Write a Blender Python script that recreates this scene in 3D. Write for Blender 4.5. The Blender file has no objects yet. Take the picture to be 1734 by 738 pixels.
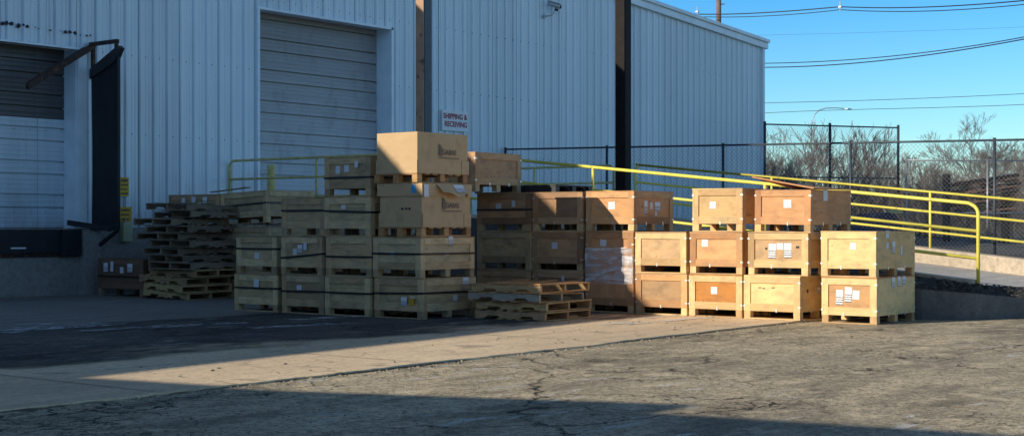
import bpy, math, random
from mathutils import Vector, Matrix
R = random.Random(7)
sc = bpy.context.scene
COL = sc.collection
rad = math.radians

# ------------------------------------------------------------------ survey: wall frame (x along the wall, -y out of it), camera position
SN, CS = math.sin(rad(38)), math.cos(rad(38))
CX, CY, CZ = -16.69, -23.05, 1.25
FPX = 2450.0
def at(px, py, Y):
    X = (px - 867) / FPX * Y
    return Vector((CX + X * SN + Y * CS, CY - X * CS + Y * SN, CZ - (py - 385) / FPX * Y))
def ypx(px, t):
    k = (px - 867) / FPX
    return CY + (t - CX) * (SN - k * CS) / (CS + k * SN)

# ------------------------------------------------------------------ materials
def newmat(name):
    m = bpy.data.materials.new(name); m.use_nodes = True
    nt = m.node_tree; nt.nodes.clear()
    out = nt.nodes.new('ShaderNodeOutputMaterial')
    b = nt.nodes.new('ShaderNodeBsdfPrincipled')
    nt.links.new(b.outputs[0], out.inputs[0])
    return m, nt, b, out
class G:
    """small node helper"""
    def __init__(s, nt): s.nt = nt
    def n(s, t, **k):
        x = s.nt.nodes.new(t)
        for a, v in k.items(): setattr(x, a, v)
        return x
    def l(s, a, b): s.nt.links.new(a, b)
    def coord(s, which='Object'): return s.n('ShaderNodeTexCoord').outputs[which]
    def mapping(s, v, scale=(1, 1, 1), rot=(0, 0, 0)):
        m = s.n('ShaderNodeMapping'); m.inputs['Scale'].default_value = scale; m.inputs['Rotation'].default_value = rot
        s.l(v, m.inputs['Vector']); return m.outputs[0]
    def noise(s, v, scale, detail=4, rough=.55, dist=0):
        m = s.n('ShaderNodeTexNoise'); m.inputs['Scale'].default_value = scale; m.inputs['Detail'].default_value = detail
        m.inputs['Roughness'].default_value = rough; m.inputs['Distortion'].default_value = dist
        if v is not None: s.l(v, m.inputs['Vector'])
        return m.outputs['Fac']
    def ramp(s, f, stops):
        m = s.n('ShaderNodeValToRGB'); e = m.color_ramp.elements
        while len(e) < len(stops): e.new(.5)
        for i, (p, c) in enumerate(stops):
            e[i].position = p
            e[i].color = (c, c, c, 1) if not isinstance(c, (tuple, list)) else (*c, 1)
        s.l(f, m.inputs[0]); return m.outputs[0]
    def mix(s, f, a, b, mode='MIX'):
        m = s.n('ShaderNodeMix', data_type='RGBA', blend_type=mode)
        for i, v in ((0, f), (6, a), (7, b)):
            if isinstance(v, (int, float)): m.inputs[i].default_value = v
            elif isinstance(v, (tuple, list)): m.inputs[i].default_value = (*v, 1)
            else: s.l(v, m.inputs[i])
        return m.outputs[2]
    def math(s, op, a, b=0.0, c=0.0):
        m = s.n('ShaderNodeMath', operation=op)
        for i, v in enumerate((a, b, c)):
            if isinstance(v, (int, float)): m.inputs[i].default_value = v
            else: s.l(v, m.inputs[i])
        return m.outputs[0]
    def bump(s, h, strength=.3, dist=.01):
        m = s.n('ShaderNodeBump'); m.inputs['Strength'].default_value = strength; m.inputs['Distance'].default_value = dist
        s.l(h, m.inputs['Height']); return m.outputs[0]
    def attr(s, name): return s.n('ShaderNodeAttribute', attribute_name=name).outputs['Fac']

def wood(name, c_light, c_dark, grey=0.0, contrast=1.0, dirt=.35, fine=16, rough=.8):
    m, nt, b, out = newmat(name); g = G(nt)
    uv = g.coord('UV'); oi = g.n('ShaderNodeObjectInfo').outputs['Random']
    grain = g.noise(g.mapping(uv, (1.6, fine, 1)), 3.0, 6, .6, .6)
    lo, hi = .5 - .22 / contrast, .5 + .22 / contrast
    col = g.mix(g.ramp(grain, [(max(0, lo), 0), (min(1, hi), 1)]), c_dark, c_light)
    rnd = g.attr('rnd')
    col = g.mix(1.0, col, g.ramp(rnd, [(0, (.62, .56, .50)), (.3, (.96, .85, .74)), (.65, (1.0, 1.0, .92)), (1, (1.14, 1.08, .98))]), 'MULTIPLY')
    col = g.mix(1.0, col, g.ramp(oi, [(0, (.80, .76, .72)), (.5, (1, .96, .93)), (1, (1.08, 1.05, .98))]), 'MULTIPLY')
    st = g.noise(g.mapping(uv, (2.2, 3.5, 1)), 1.7, 5, .62)
    col = g.mix(g.ramp(st, [(.46, 0), (.66, dirt)]), col, (.10, .085, .07))
    st2 = g.noise(g.mapping(uv, (1.1, 1.1, 1)), 2.3, 3, .5)
    col = g.mix(g.ramp(st2, [(.40, .22), (.5, 0), (.60, 0), (.72, .25)]), col, tuple(min(1, x * .62) for x in c_light))
    nl = g.n('ShaderNodeTexVoronoi'); nl.inputs['Scale'].default_value = 9.0; nl.inputs['Randomness'].default_value = .8; g.l(uv, nl.inputs['Vector'])
    col = g.mix(g.ramp(nl.outputs['Distance'], [(.05, .8), (.09, 0)]), col, (.06, .045, .035))
    if grey: col = g.mix(g.ramp(g.noise(g.mapping(uv, (1, 4, 1)), 2.1, 4), [(.3, grey * .5), (.7, grey)]), col, (.23, .22, .19))
    v = g.n('ShaderNodeTexVoronoi'); v.inputs['Scale'].default_value = 3.2
    g.l(g.mapping(uv, (1, 1.8, 1)), v.inputs['Vector'])
    col = g.mix(g.ramp(v.outputs['Distance'], [(.03, .75), (.07, 0)]), col, tuple(x * .45 for x in c_dark))
    g.l(col, b.inputs['Base Color']); b.inputs['Roughness'].default_value = rough
    g.l(g.bump(grain, .35, .004), b.inputs['Normal'])
    return m
def plain(name, c, rough=.6, var=.15, scale=6, metal=0.0, c2=None, thr=(.55, .7), spec=.5):
    m, nt, b, out = newmat(name); g = G(nt)
    co = g.coord('Object')
    n = g.noise(co, scale, 5, .6)
    col = g.mix(g.ramp(n, [(.3, 0), (.7, 1)]), tuple(x * (1 - var) for x in c), tuple(min(1, x * (1 + var)) for x in c))
    if c2:
        n2 = g.noise(co, scale * 1.7, 6, .65)
        col = g.mix(g.ramp(n2, [(thr[0], 0), (thr[1], 1)]), col, c2)
    g.l(col, b.inputs['Base Color']); b.inputs['Roughness'].default_value = rough; b.inputs['Metallic'].default_value = metal
    b.inputs['Specular IOR Level'].default_value = spec
    return m
M = {}
M['old_wood'] = wood('weathered_wood', (.70, .535, .31), (.45, .325, .175), grey=.15, dirt=.45)
M['old_frame'] = wood('weathered_frame', (.82, .645, .39), (.56, .41, .225), grey=.10, dirt=.4)
M['brown_ply'] = wood('brown_plywood', (.64, .41, .24), (.46, .28, .15), contrast=.7, dirt=.4)
M['ply'] = wood('orange_plywood', (.74, .45, .23), (.63, .35, .165), contrast=.85, dirt=.32, fine=6)
M['tan_ply'] = wood('dull_tan_plywood', (.66, .47, .28), (.55, .37, .20), contrast=.85, dirt=.35, fine=6)
M['dark_ply'] = wood('dark_brown_plywood', (.24, .145, .095), (.16, .09, .06), contrast=.8, dirt=.4)
M['ply2'] = wood('deep_orange_plywood', (.72, .34, .09), (.56, .235, .05), contrast=1.0, dirt=.3, fine=6)
M['red_ply'] = wood('reddish_plywood', (.69, .385, .20), (.55, .275, .13), contrast=.85, dirt=.32, fine=6)
M['pine'] = wood('pale_pine', (.84, .63, .34), (.68, .47, .24), contrast=.9, dirt=.3)
M['pale_ply'] = wood('pale_plywood', (.82, .63, .34), (.73, .52, .26), contrast=.85, dirt=.32, fine=6)
M['pallet_grey'] = wood('grey_pallet_wood', (.34, .265, .18), (.17, .125, .08), grey=.2, dirt=.55)
M['pallet_tan'] = wood('tan_pallet_wood', (.62, .46, .24), (.40, .28, .13), grey=.1, dirt=.4)
M['pallet_orange'] = wood('orange_pallet_wood', (.66, .40, .19), (.44, .24, .10), dirt=.35)
M['pallet_white'] = wood('whitewashed_pallet_wood', (.52, .51, .45), (.34, .33, .29), dirt=.45)
M['strap'] = plain('black_strap', (.012, .012, .014), .45, .2)
M['clip'] = plain('zinc_clip', (.78, .76, .72), .35, .1, 20, .6)
M['black'] = plain('black_rubber', (.012, .014, .018), .7, .35, 3)
M['black_plastic'] = plain('black_plastic', (.02, .021, .025), .5, .3, 8)
M['rust'] = plain('rusty_steel', (.035, .02, .016), .8, .4, 7, 0, (.17, .065, .03), (.52, .66))
M['dark_rust'] = plain('dark_rusty_steel', (.011, .007, .006), .6, .4, 4, 0, (.055, .023, .014), (.58, .72), .15)
M['tan_steel'] = plain('tan_painted_steel', (.46, .27, .155), .7, .2, 3, 0, (.10, .05, .035), (.55, .68))
M['yellow'] = plain('yellow_rail_paint', (.88, .74, .12), .5, .10, 4, 0, (.36, .25, .09), (.60, .72))
M['yellow_dull'] = plain('dull_yellow_paint', (.60, .52, .20), .55, .2, 6, 0, (.25, .16, .05), (.6, .7))
M['galv'] = plain('galvanised_steel', (.30, .32, .34), .45, .2, 9, .5)
M['galv_dark'] = plain('weathered_galvanised_steel', (.055, .07, .085), .5, .2, 9, .3)
M['mesh_wire'] = plain('galvanised_wire', (.30, .30, .30), .5, .1, 9, .2)
M['trim'] = plain('white_metal_trim', (.78, .87, .93), .45, .1, 2)
M['sign_white'] = plain('sign_white', (.80, .82, .82), .5, .05, 5)
M['sign_red'] = plain('sign_red', (.34, .012, .05), .5, .05, 5)
M['sign_yellow'] = plain('sign_yellow', (.62, .36, .02), .6, .2, 9)
M['ink'] = plain('black_ink', (.02, .02, .025), .6, .05, 5)
M['logo_ink'] = plain('faded_black_ink', (.18, .13, .085), .7, .3, 60)
M['blue_sticker'] = plain('blue_sticker', (.06, .34, .62), .5, .05, 5)
M['pale_box'] = plain('pale_green_paint', (.50, .52, .30), .6, .1, 5)
M['camera_white'] = plain('camera_housing', (.42, .45, .46), .4, .05, 5)
M['wire'] = plain('black_cable', (.015, .018, .022), .6, .1)
M['pole_wood'] = plain('pole_wood', (.16, .11, .08), .85, .3, 3)
M['bark'] = plain('bare_bark', (.12, .10, .085), .9, .3, 2)
M['twig'] = plain('bare_twigs', (.165, .135, .11), .9, .35, .8)
M['twig_dark'] = plain('dark_bare_twigs', (.095, .075, .06), .9, .4, .8)
M['joint'] = plain('dirty_joint', (.12, .095, .07), .95, .3, 9)
M['rack_wood'] = plain('rusty_brown_boards', (.13, .07, .045), .9, .4, 5)
M['tarp'] = plain('blue_tarp', (.012, .02, .07), .6, .3, 3)
M['dirt'] = plain('yard_dirt', (.085, .07, .05), .95, .3, .8, 0, (.04, .035, .028), (.5, .7))
M['bank'] = plain('leafy_bank', (.06, .053, .046), .95, .4, 5, 0, (.17, .155, .14), (.58, .7))
M['leaf'] = plain('dry_leaves', (.13, .105, .08), .9, .5, 6)
M['pebble'] = plain('grey_gravel', (.26, .215, .15), .95, .45, 40)

def mat_paper(name, printed):
    m, nt, b, out = newmat(name); g = G(nt)
    uv = g.coord('UV'); sx = g.n('ShaderNodeSeparateXYZ'); g.l(uv, sx.inputs[0])
    col = (.70, .71, .72)
    if printed:
        w = g.noise(g.mapping(uv, (22, 0.4, 1)), 1.0, 2)
        n = g.noise(g.mapping(uv, (9, 11, 1)), 1.0, 2)
        band = g.math('MULTIPLY', g.math('MULTIPLY', g.math('LESS_THAN', g.math('FRACT', g.math('MULTIPLY', sx.outputs[1], 6.5)), .40), g.math('LESS_THAN', sx.outputs[1], .62)), g.math('GREATER_THAN', n, .40))
        col = g.mix(band, (.76, .77, .78), (.06, .06, .07))
        g.l(col, b.inputs['Base Color'])
    else:
        n = g.noise(g.mapping(uv, (3, 9, 1)), 1.3, 3)
        col = g.mix(g.ramp(n, [(.55, 0), (.63, .35)]), (.70, .71, .72), (.34, .35, .37)); g.l(col, b.inputs['Base Color'])
    b.inputs['Roughness'].default_value = .6
    return m
M['paper'] = mat_paper('white_paper', False); M['paper_print'] = mat_paper('printed_paper', True)

def mat_card():
    m, nt, b, out = newmat('cardboard'); g = G(nt)
    co = g.coord('Object')
    n = g.noise(g.mapping(co, (2, 2, 5)), 2, 4)
    col = g.mix(n, (.52, .345, .175), (.64, .44, .235))
    col = g.mix(g.ramp(g.noise(co, 5, 5), [(.55, 0), (.75, .4)]), col, (.26, .17, .095))
    g.l(col, b.inputs['Base Color']); b.inputs['Roughness'].default_value = .85
    w = g.n('ShaderNodeTexWave', wave_type='BANDS', bands_direction='X'); w.inputs['Scale'].default_value = 45
    g.l(g.bump(g.noise(co, 2.5, 3), .5, .03), b.inputs['Normal'])
    return m
M['card'] = mat_card()

def mat_wall(name, base, streak=.16):
    m, nt, b, out = newmat(name); g = G(nt)
    co = g.coord('Object')
    s1 = g.noise(g.mapping(co, (3.2, 1, .22)), 1.3, 6, .6)
    s2 = g.noise(g.mapping(co, (.35, 1, .3)), 1.0, 4)
    s3 = g.noise(g.mapping(co, (14, 1, .5)), 1.4, 3, .6)
    col = g.mix(g.ramp(s1, [(.35, streak), (.6, 0)]), base, tuple(x * .55 for x in base))
    col = g.mix(g.ramp(s2, [(.4, 0), (.7, .25)]), col, tuple(min(1, x * 1.15) for x in base))
    col = g.mix(g.ramp(s3, [(.60, 0), (.8, .34)]), col, (.2, .18, .16))
    sx = g.n('ShaderNodeSeparateXYZ'); g.l(co, sx.inputs[0])
    lap = g.math('LESS_THAN', g.math('FRACT', g.math('DIVIDE', sx.outputs[0], .999)), .014)
    pan = g.n('ShaderNodeTexWhiteNoise', noise_dimensions='1D'); g.l(g.math('FLOOR', g.math('DIVIDE', sx.outputs[0], .999)), pan.inputs['W'])
    col = g.mix(1.0, col, g.ramp(pan.outputs[0], [(0, .86), (1, 1.0)]), 'MULTIPLY')
    col = g.mix(g.math('MULTIPLY', lap, .55), col, (.10, .11, .12))
    scr = g.math('MULTIPLY', g.math('LESS_THAN', g.math('ABSOLUTE', g.math('SUBTRACT', g.math('FRACT', g.math('DIVIDE', sx.outputs[0], .333)), .55)), .035), g.math('LESS_THAN', g.math('FRACT', g.math('DIVIDE', sx.outputs[2], 1.52)), .014))
    col = g.mix(g.math('MULTIPLY', scr, .7), col, (.08, .08, .09))
    low = g.math('MULTIPLY', g.ramp(g.math('DIVIDE', sx.outputs[2], 10.0), [(.12, .6), (.24, 0)]), g.ramp(g.noise(g.mapping(co, (2.5, 1, .7)), 1.5, 5, .65), [(.35, 0), (.65, 1)]))
    col = g.mix(low, col, (.26, .22, .19))
    g.l(col, b.inputs['Base Color']); b.inputs['Roughness'].default_value = .42
    g.l(g.bump(g.noise(g.mapping(co, (1.4, 1, .5)), 1.2, 2), .22, .06), b.inputs['Normal'])
    return m
M['wall'] = mat_wall('white_ribbed_metal', (.78, .88, .94), .2)
M['wall2'] = mat_wall('white_ribbed_metal_annex', (.79, .88, .93), .1)
M['door'] = mat_wall('white_door_metal', (.64, .74, .82), .25)
M['door_dark'] = mat_wall('dark_door_metal', (.085, .08, .085), .4)  # darker colour for the upper sections of the dock door
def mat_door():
    m, nt, b, out = newmat('dusty_door_top_shade'); g = G(nt)
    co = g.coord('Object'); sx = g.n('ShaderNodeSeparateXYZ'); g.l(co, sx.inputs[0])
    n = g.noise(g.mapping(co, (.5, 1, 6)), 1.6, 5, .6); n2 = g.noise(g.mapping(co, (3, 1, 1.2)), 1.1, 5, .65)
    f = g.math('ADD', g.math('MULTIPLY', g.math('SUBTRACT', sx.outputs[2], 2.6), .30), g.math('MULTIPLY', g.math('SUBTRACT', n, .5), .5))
    col = g.mix(g.ramp(f, [(.0, 0), (1.0, .85)]), (.50, .53, .56), (.20, .18, .165))  # soffit shade painted into the colour, darker towards the door top
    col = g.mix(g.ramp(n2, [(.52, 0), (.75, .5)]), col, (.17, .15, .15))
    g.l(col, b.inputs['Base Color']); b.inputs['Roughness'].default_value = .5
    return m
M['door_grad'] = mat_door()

def mat_concrete(name, c, crack=.6, tan=1.0, dark=.35):
    m, nt, b, out = newmat(name); g = G(nt)
    co = g.coord('Object')
    n1 = g.noise(co, .55, 6, .6); n2 = g.noise(co, 9, 5, .7); n3 = g.noise(g.mapping(co, (.25, 2.2, 1)), 1.5, 5, .6)
    n4 = g.noise(g.mapping(co, (.9, 3.0, 1), (0, 0, .2)), 2.1, 6, .68)
    col = g.mix(g.ramp(n1, [(.3, 0), (.7, 1)]), tuple(x * .80 for x in c), tuple(min(1, x * 1.10) for x in c))
    col = g.mix(g.ramp(n3, [(.5, 0), (.75, dark)]), col, tuple(x * .5 for x in c))
    col = g.mix(g.ramp(n4, [(.60, 0), (.70, .4)]), col, (.12, .10, .08))
    col = g.mix(g.ramp(n2, [(.36, .45), (.55, 0)]), col, tuple(x * .5 for x in c)); col = g.mix(g.ramp(g.noise(co, 24, 3, .7), [(.38, .4), (.5, 0)]), col, tuple(x * .45 for x in c))
    n5 = g.noise(g.mapping(co, (.10, 4.2, 1)), 1.2, 5, .65)
    col = g.mix(g.ramp(n5, [(.50, 0), (.68, dark * 1.3)]), col, tuple(x * .48 for x in c))
    oil = g.noise(co, 1.1, 3, .5); col = g.mix(g.ramp(oil, [(.66, 0), (.74, .5)]), col, (.10, .085, .07))
    v = g.n('ShaderNodeTexVoronoi', feature='DISTANCE_TO_EDGE'); v.inputs['Scale'].default_value = .55
    wv = g.n('ShaderNodeVectorMath', operation='ADD'); nn = g.n('ShaderNodeTexNoise'); nn.inputs['Scale'].default_value = 1.7; nn.inputs['Detail'].default_value = 6
    g.l(co, nn.inputs['Vector']); g.l(co, wv.inputs[0]); g.l(nn.outputs['Color'], wv.inputs[1]); g.l(wv.outputs[0], v.inputs['Vector'])
    ck = g.math('MULTIPLY', g.ramp(v.outputs['Distance'], [(.002, crack), (.012, 0)]), g.ramp(g.noise(co, .4, 2), [(.48, 0), (.6, 1)]))
    col = g.mix(ck, col, (.05, .045, .04))
    g.l(col, b.inputs['Base Color']); b.inputs['Roughness'].default_value = .88
    g.l(g.bump(g.math('SUBTRACT', n2, ck), .35, .012), b.inputs['Normal'])
    return m
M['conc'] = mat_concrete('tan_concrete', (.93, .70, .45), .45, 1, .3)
M['conc_wall'] = mat_concrete('dock_concrete', (.34, .33, .30), .4)
M['dark_conc'] = mat_concrete('stained_concrete', (.15, .145, .135), .4)
M['curb'] = mat_concrete('curb_concrete', (.62, .50, .36), .3)
M['ramp'] = mat_concrete('ramp_concrete', (.62, .58, .52), .3)
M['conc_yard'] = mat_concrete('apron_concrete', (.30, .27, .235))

def mat_asphalt(name, c1, c2, scraps=.5, crackcol=(.025, .024, .024), crack=1.0):
    m, nt, b, out = newmat(name); g = G(nt)
    co = g.coord('Object')
    n1 = g.noise(co, .35, 7, .62); n2 = g.noise(co, 26, 4, .75); n3 = g.noise(g.mapping(co, (.5, 1.6, 1), (0, 0, .9)), .9, 7, .68)
    col = g.mix(g.ramp(n1, [(.33, 0), (.66, 1)]), c2, c1)
    col = g.mix(g.ramp(n3, [(.48, 0), (.66, .85)]), col, tuple(x * .40 for x in c2))
    col = g.mix(g.ramp(n2, [(.38, .8), (.53, 0)]), col, tuple(x * .28 for x in c2))
    n6 = g.noise(co, 8.5, 5, .7); n7 = g.noise(co, 2.6, 6, .7)
    col = g.mix(g.ramp(n6, [(.36, .5), (.5, 0)]), col, tuple(x * .5 for x in c2))
    col = g.mix(g.ramp(n7, [(.54, 0), (.66, .5)]), col, tuple(min(1, x * 1.25) for x in c1))
    col = g.mix(g.ramp(g.noise(co, 55, 2, .6), [(.6, 0), (.72, .5)]), col, tuple(min(1, x * 1.7) for x in c1))
    nn = g.n('ShaderNodeTexNoise'); nn.inputs['Scale'].default_value = 1.1; nn.inputs['Detail'].default_value = 8; nn.inputs['Roughness'].default_value = .65
    g.l(co, nn.inputs['Vector'])
    wv = g.n('ShaderNodeVectorMath', operation='MULTIPLY_ADD'); g.l(nn.outputs['Color'], wv.inputs[0]); wv.inputs[1].default_value = (1.1, 1.1, 0); g.l(co, wv.inputs[2])
    def cracks(scale, w, mlo, mhi, msc):
        v = g.n('ShaderNodeTexVoronoi', feature='DISTANCE_TO_EDGE'); v.inputs['Scale'].default_value = scale
        g.l(wv.outputs[0], v.inputs['Vector'])
        return g.math('MULTIPLY', g.ramp(v.outputs['Distance'], [(w * .3, crack), (w, 0)]), g.ramp(g.noise(co, msc, 3), [(mlo, 0), (mhi, 1)]))
    ck = g.math('MAXIMUM', cracks(.36, .008, .47, .57, .3), cracks(1.5, .014, .54, .62, .45))
    ck = g.math('MAXIMUM', ck, cracks(4.2, .03, .54, .64, .6))
    col = g.mix(ck, col, crackcol)
    if scraps:
        s = g.noise(g.mapping(co, (1.0, 3.4, 1), (0, 0, -.35)), 1.25, 7, .7); big = g.noise(co, .16, 2)
        k = g.math('MULTIPLY', g.ramp(s, [(.585, 0), (.63, scraps)]), g.ramp(big, [(.43, 0), (.52, 1)]))
        col = g.mix(k, col, (.62, .60, .55))
    g.l(col, b.inputs['Base Color']); b.inputs['Roughness'].default_value = .9
    b.inputs['Specular IOR Level'].default_value = .25
    h = g.math('SUBTRACT', g.math('ADD', g.math('MULTIPLY', n2, .6), g.math('MULTIPLY', n3, .6)), g.math('MULTIPLY', ck, 1.2))
    g.l(g.bump(h, 1.0, .035), b.inputs['Normal'])
    return m
M['asphalt'] = mat_asphalt('dusty_cracked_asphalt', (.76, .625, .415), (.44, .37, .26), .95)
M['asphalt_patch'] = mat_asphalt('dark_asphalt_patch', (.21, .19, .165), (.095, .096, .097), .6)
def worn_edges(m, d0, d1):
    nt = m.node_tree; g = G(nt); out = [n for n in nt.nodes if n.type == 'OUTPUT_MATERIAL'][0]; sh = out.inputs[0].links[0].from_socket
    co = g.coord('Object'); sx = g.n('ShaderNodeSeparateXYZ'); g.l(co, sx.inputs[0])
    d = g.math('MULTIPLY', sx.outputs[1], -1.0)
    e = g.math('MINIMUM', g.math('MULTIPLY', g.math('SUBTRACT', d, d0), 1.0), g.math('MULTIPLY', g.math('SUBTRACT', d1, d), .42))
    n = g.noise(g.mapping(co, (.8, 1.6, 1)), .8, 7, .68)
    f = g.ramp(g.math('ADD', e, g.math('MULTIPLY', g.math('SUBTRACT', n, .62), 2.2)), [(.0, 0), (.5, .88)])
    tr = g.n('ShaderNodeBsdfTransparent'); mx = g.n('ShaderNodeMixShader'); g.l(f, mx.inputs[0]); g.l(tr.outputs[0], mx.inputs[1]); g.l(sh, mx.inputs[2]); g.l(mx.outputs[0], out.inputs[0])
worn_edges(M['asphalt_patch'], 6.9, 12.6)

def mat_film():
    m, nt, b, out = newmat('stretch_film'); g = G(nt)
    tr = g.n('ShaderNodeBsdfTransparent'); mx = g.n('ShaderNodeMixShader')
    co = g.coord('Object'); n = g.noise(g.mapping(co, (1, 1.3, 6)), 2.0, 5, .6, .8)
    g.l(g.ramp(n, [(.38, .10), (.72, .86)]), mx.inputs[0]); g.l(tr.outputs[0], mx.inputs[1]); g.l(b.outputs[0], mx.inputs[2]); g.l(mx.outputs[0], out.inputs[0])
    b.inputs['Base Color'].default_value = (.84, .88, .92, 1); b.inputs['Roughness'].default_value = .12
    g.l(g.bump(n, 1.0, .04), b.inputs['Normal'])
    return m
M['film'] = mat_film()
def mat_paint(name, c, thr):
    m, nt, b, out = newmat(name); g = G(nt)
    co = g.coord('Object'); n = g.noise(g.mapping(co, (1.6, 5, 1)), 1.6, 8, .72)
    tr = g.n('ShaderNodeBsdfTransparent'); mx = g.n('ShaderNodeMixShader')
    g.l(g.ramp(n, [(thr - .04, 0), (thr + .04, .8)]), mx.inputs[0]); g.l(tr.outputs[0], mx.inputs[1]); g.l(b.outputs[0], mx.inputs[2]); g.l(mx.outputs[0], out.inputs[0])
    b.inputs['Base Color'].default_value = (*c, 1); b.inputs['Roughness'].default_value = .8
    return m
M['old_paint'] = mat_paint('worn_white_paint', (.70, .74, .76), .515)

# ------------------------------------------------------------------ mesh builder
class MB:
    def __init__(s): s.v = []; s.f = []; s.uv = []; s.r = []
    def quad(s, pts, uv=None, r=None):
        i = len(s.v); s.v += [tuple(p) for p in pts]; s.f.append(tuple(range(i, i + len(pts))))
        if uv is None:
            p0 = Vector(pts[0]); a = (Vector(pts[1]) - p0); l = a.length or 1; a = a / l
            nrm = a.cross(Vector(pts[-1]) - p0)
            bx = nrm.cross(a).normalized() if nrm.length > 1e-12 else Vector((0, 0, 1))
            uv = [((Vector(p) - p0).dot(a), (Vector(p) - p0).dot(bx)) for p in pts]
        s.uv.append(uv); s.r.append(R.random() if r is None else r)
        return s
    def box(s, c, d, rot=None, jit=0, r=None):
        c = Vector(c); hx = [x / 2 for x in d]; i = len(s.v); rr = R.random() if r is None else r
        loc = []
        for sx in (-1, 1):
            for sy in (-1, 1):
                for sz in (-1, 1):
                    p = Vector((sx * hx[0], sy * hx[1], sz * hx[2]))
                    if jit: p += Vector((R.uniform(-jit, jit), R.uniform(-jit, jit), R.uniform(-jit, jit)))
                    loc.append(p)
        for p in loc: s.v.append(tuple((rot @ p if rot else p) + c))
        ou, ov = R.uniform(0, 50), R.uniform(0, 50)
        for fc, (a, b) in (((0, 1, 3, 2), (1, 2)), ((4, 6, 7, 5), (1, 2)), ((0, 4, 5, 1), (0, 2)), ((2, 3, 7, 6), (0, 2)), ((0, 2, 6, 4), (0, 1)), ((1, 5, 7, 3), (0, 1))):
            u, v = (a, b) if d[a] >= d[b] else (b, a)
            s.f.append(tuple(i + k for k in fc)); s.uv.append([(loc[k][u] + ou, loc[k][v] + ov) for k in fc]); s.r.append(rr)
        return s
    def prism(s, poly, axis, a, b, r=None):
        """poly: 2-D outline (counter-clockwise); extruded along axis from a to b"""
        def P(p, h):
            return {0: (h, p[0], p[1]), 1: (p[0], h, p[1]), 2: (p[0], p[1], h)}[axis]
        n = len(poly); rr = R.random() if r is None else r; o = R.uniform(0, 50)
        i = len(s.v); s.v += [P(p, a) for p in poly] + [P(p, b) for p in poly]
        s.f.append(tuple(i + k for k in reversed(range(n)))); s.uv.append([(poly[k][0] + o, poly[k][1]) for k in reversed(range(n))]); s.r.append(rr)
        s.f.append(tuple(i + n + k for k in range(n))); s.uv.append([(poly[k][0] + o, poly[k][1]) for k in range(n)]); s.r.append(rr)
        for k in range(n):
            j = (k + 1) % n; L = math.dist(poly[k], poly[j])
            s.f.append((i + k, i + j, i + n + j, i + n + k)); s.uv.append([(a + o, 0), (a + o, L), (b + o, L), (b + o, 0)]); s.r.append(rr)
        return s
    def tube(s, pts, r, n=8, r1=None, caps=True):
        pts = [Vector(p) for p in pts]; m = len(pts); i0 = len(s.v); up = Vector((0, 0, 1)); prev = None; rr = R.random()
        for k, p in enumerate(pts):
            d = (pts[min(k + 1, m - 1)] - pts[max(k - 1, 0)]).normalized()
            if prev is None:
                x = d.cross(up if abs(d.z) < .9 else Vector((1, 0, 0))).normalized()
            else:
                x = (prev - d * prev.dot(d)).normalized()
            prev = x; y = d.cross(x)
            ra = r if r1 is None else r + (r1 - r) * k / (m - 1)
            for q in range(n):
                a = 2 * math.pi * q / n
                s.v.append(tuple(p + x * (ra * math.cos(a)) + y * (ra * math.sin(a))))
        for k in range(m - 1):
            for q in range(n):
                q2 = (q + 1) % n; a = i0 + k * n
                s.f.append((a + q, a + q2, a + n + q2, a + n + q)); s.uv.append([(k, q / n), (k, (q + 1) / n), (k + 1, (q + 1) / n), (k + 1, q / n)]); s.r.append(rr)
        if caps:
            s.f.append(tuple(i0 + q for q in reversed(range(n)))); s.uv.append([(0, 0)] * n); s.r.append(rr)
            s.f.append(tuple(i0 + (m - 1) * n + q for q in range(n))); s.uv.append([(0, 0)] * n); s.r.append(rr)
        return s
    def build(s, name, mat, parent=None, smooth=False):
        me = bpy.data.meshes.new(name); me.from_pydata(s.v, [], s.f)
        u = me.uv_layers.new(name='UVMap'); k = 0
        flat = []
        for l in s.uv:
            for a, b in l: flat += (a, b)
        u.data.foreach_set('uv', flat)
        at_ = me.attributes.new('rnd', 'FLOAT', 'FACE'); at_.data.foreach_set('value', s.r)
        if smooth: me.polygons.foreach_set('use_smooth', [True] * len(me.polygons))
        me.materials.append(M[mat] if isinstance(mat, str) else mat); me.update()
        o = bpy.data.objects.new(name, me); COL.objects.link(o)
        if parent: o.parent = parent
        return o
def empty(name, label, cat, loc=(0, 0, 0), rot=(0, 0, 0), group=None):
    o = bpy.data.objects.new(name, None); COL.objects.link(o); o.location = loc; o.rotation_euler = rot; o.empty_display_size = .2
    return tag(o, label, cat, group)
def tag(o, label, cat, group=None):
    o['label'] = label; o['category'] = cat
    if group: o['group'] = group
    return o
def struct(o): o['kind'] = 'structure'; return o
def share(o, parent, loc, rot=None):
    c = o.copy(); COL.objects.link(c); c.parent = parent; c.location = loc
    if rot: c.rotation_euler = rot
    return c
def arc(c, a0, a1, r, ax, ay, n=6):
    return [Vector(c) + Vector(ax) * (r * math.cos(a0 + (a1 - a0) * i / n)) + Vector(ay) * (r * math.sin(a0 + (a1 - a0) * i / n)) for i in range(n + 1)]
def text(body, size, loc, rot, mat, parent, name='lettering', align='LEFT', offset=0.0, sx=1.0):
    cu = bpy.data.curves.new(name, 'FONT'); cu.body = body; cu.size = size; cu.align_x = align; cu.extrude = .0008; cu.offset = offset
    cu.materials.append(M[mat]); o = bpy.data.objects.new(name, cu); COL.objects.link(o); o.parent = parent
    me = bpy.data.meshes.new_from_object(o); bpy.data.objects.remove(o); o = bpy.data.objects.new(name, me); COL.objects.link(o); o.parent = parent
    o.location = loc; o.rotation_euler = rot; o.scale = (sx, 1, 1); return o

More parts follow.
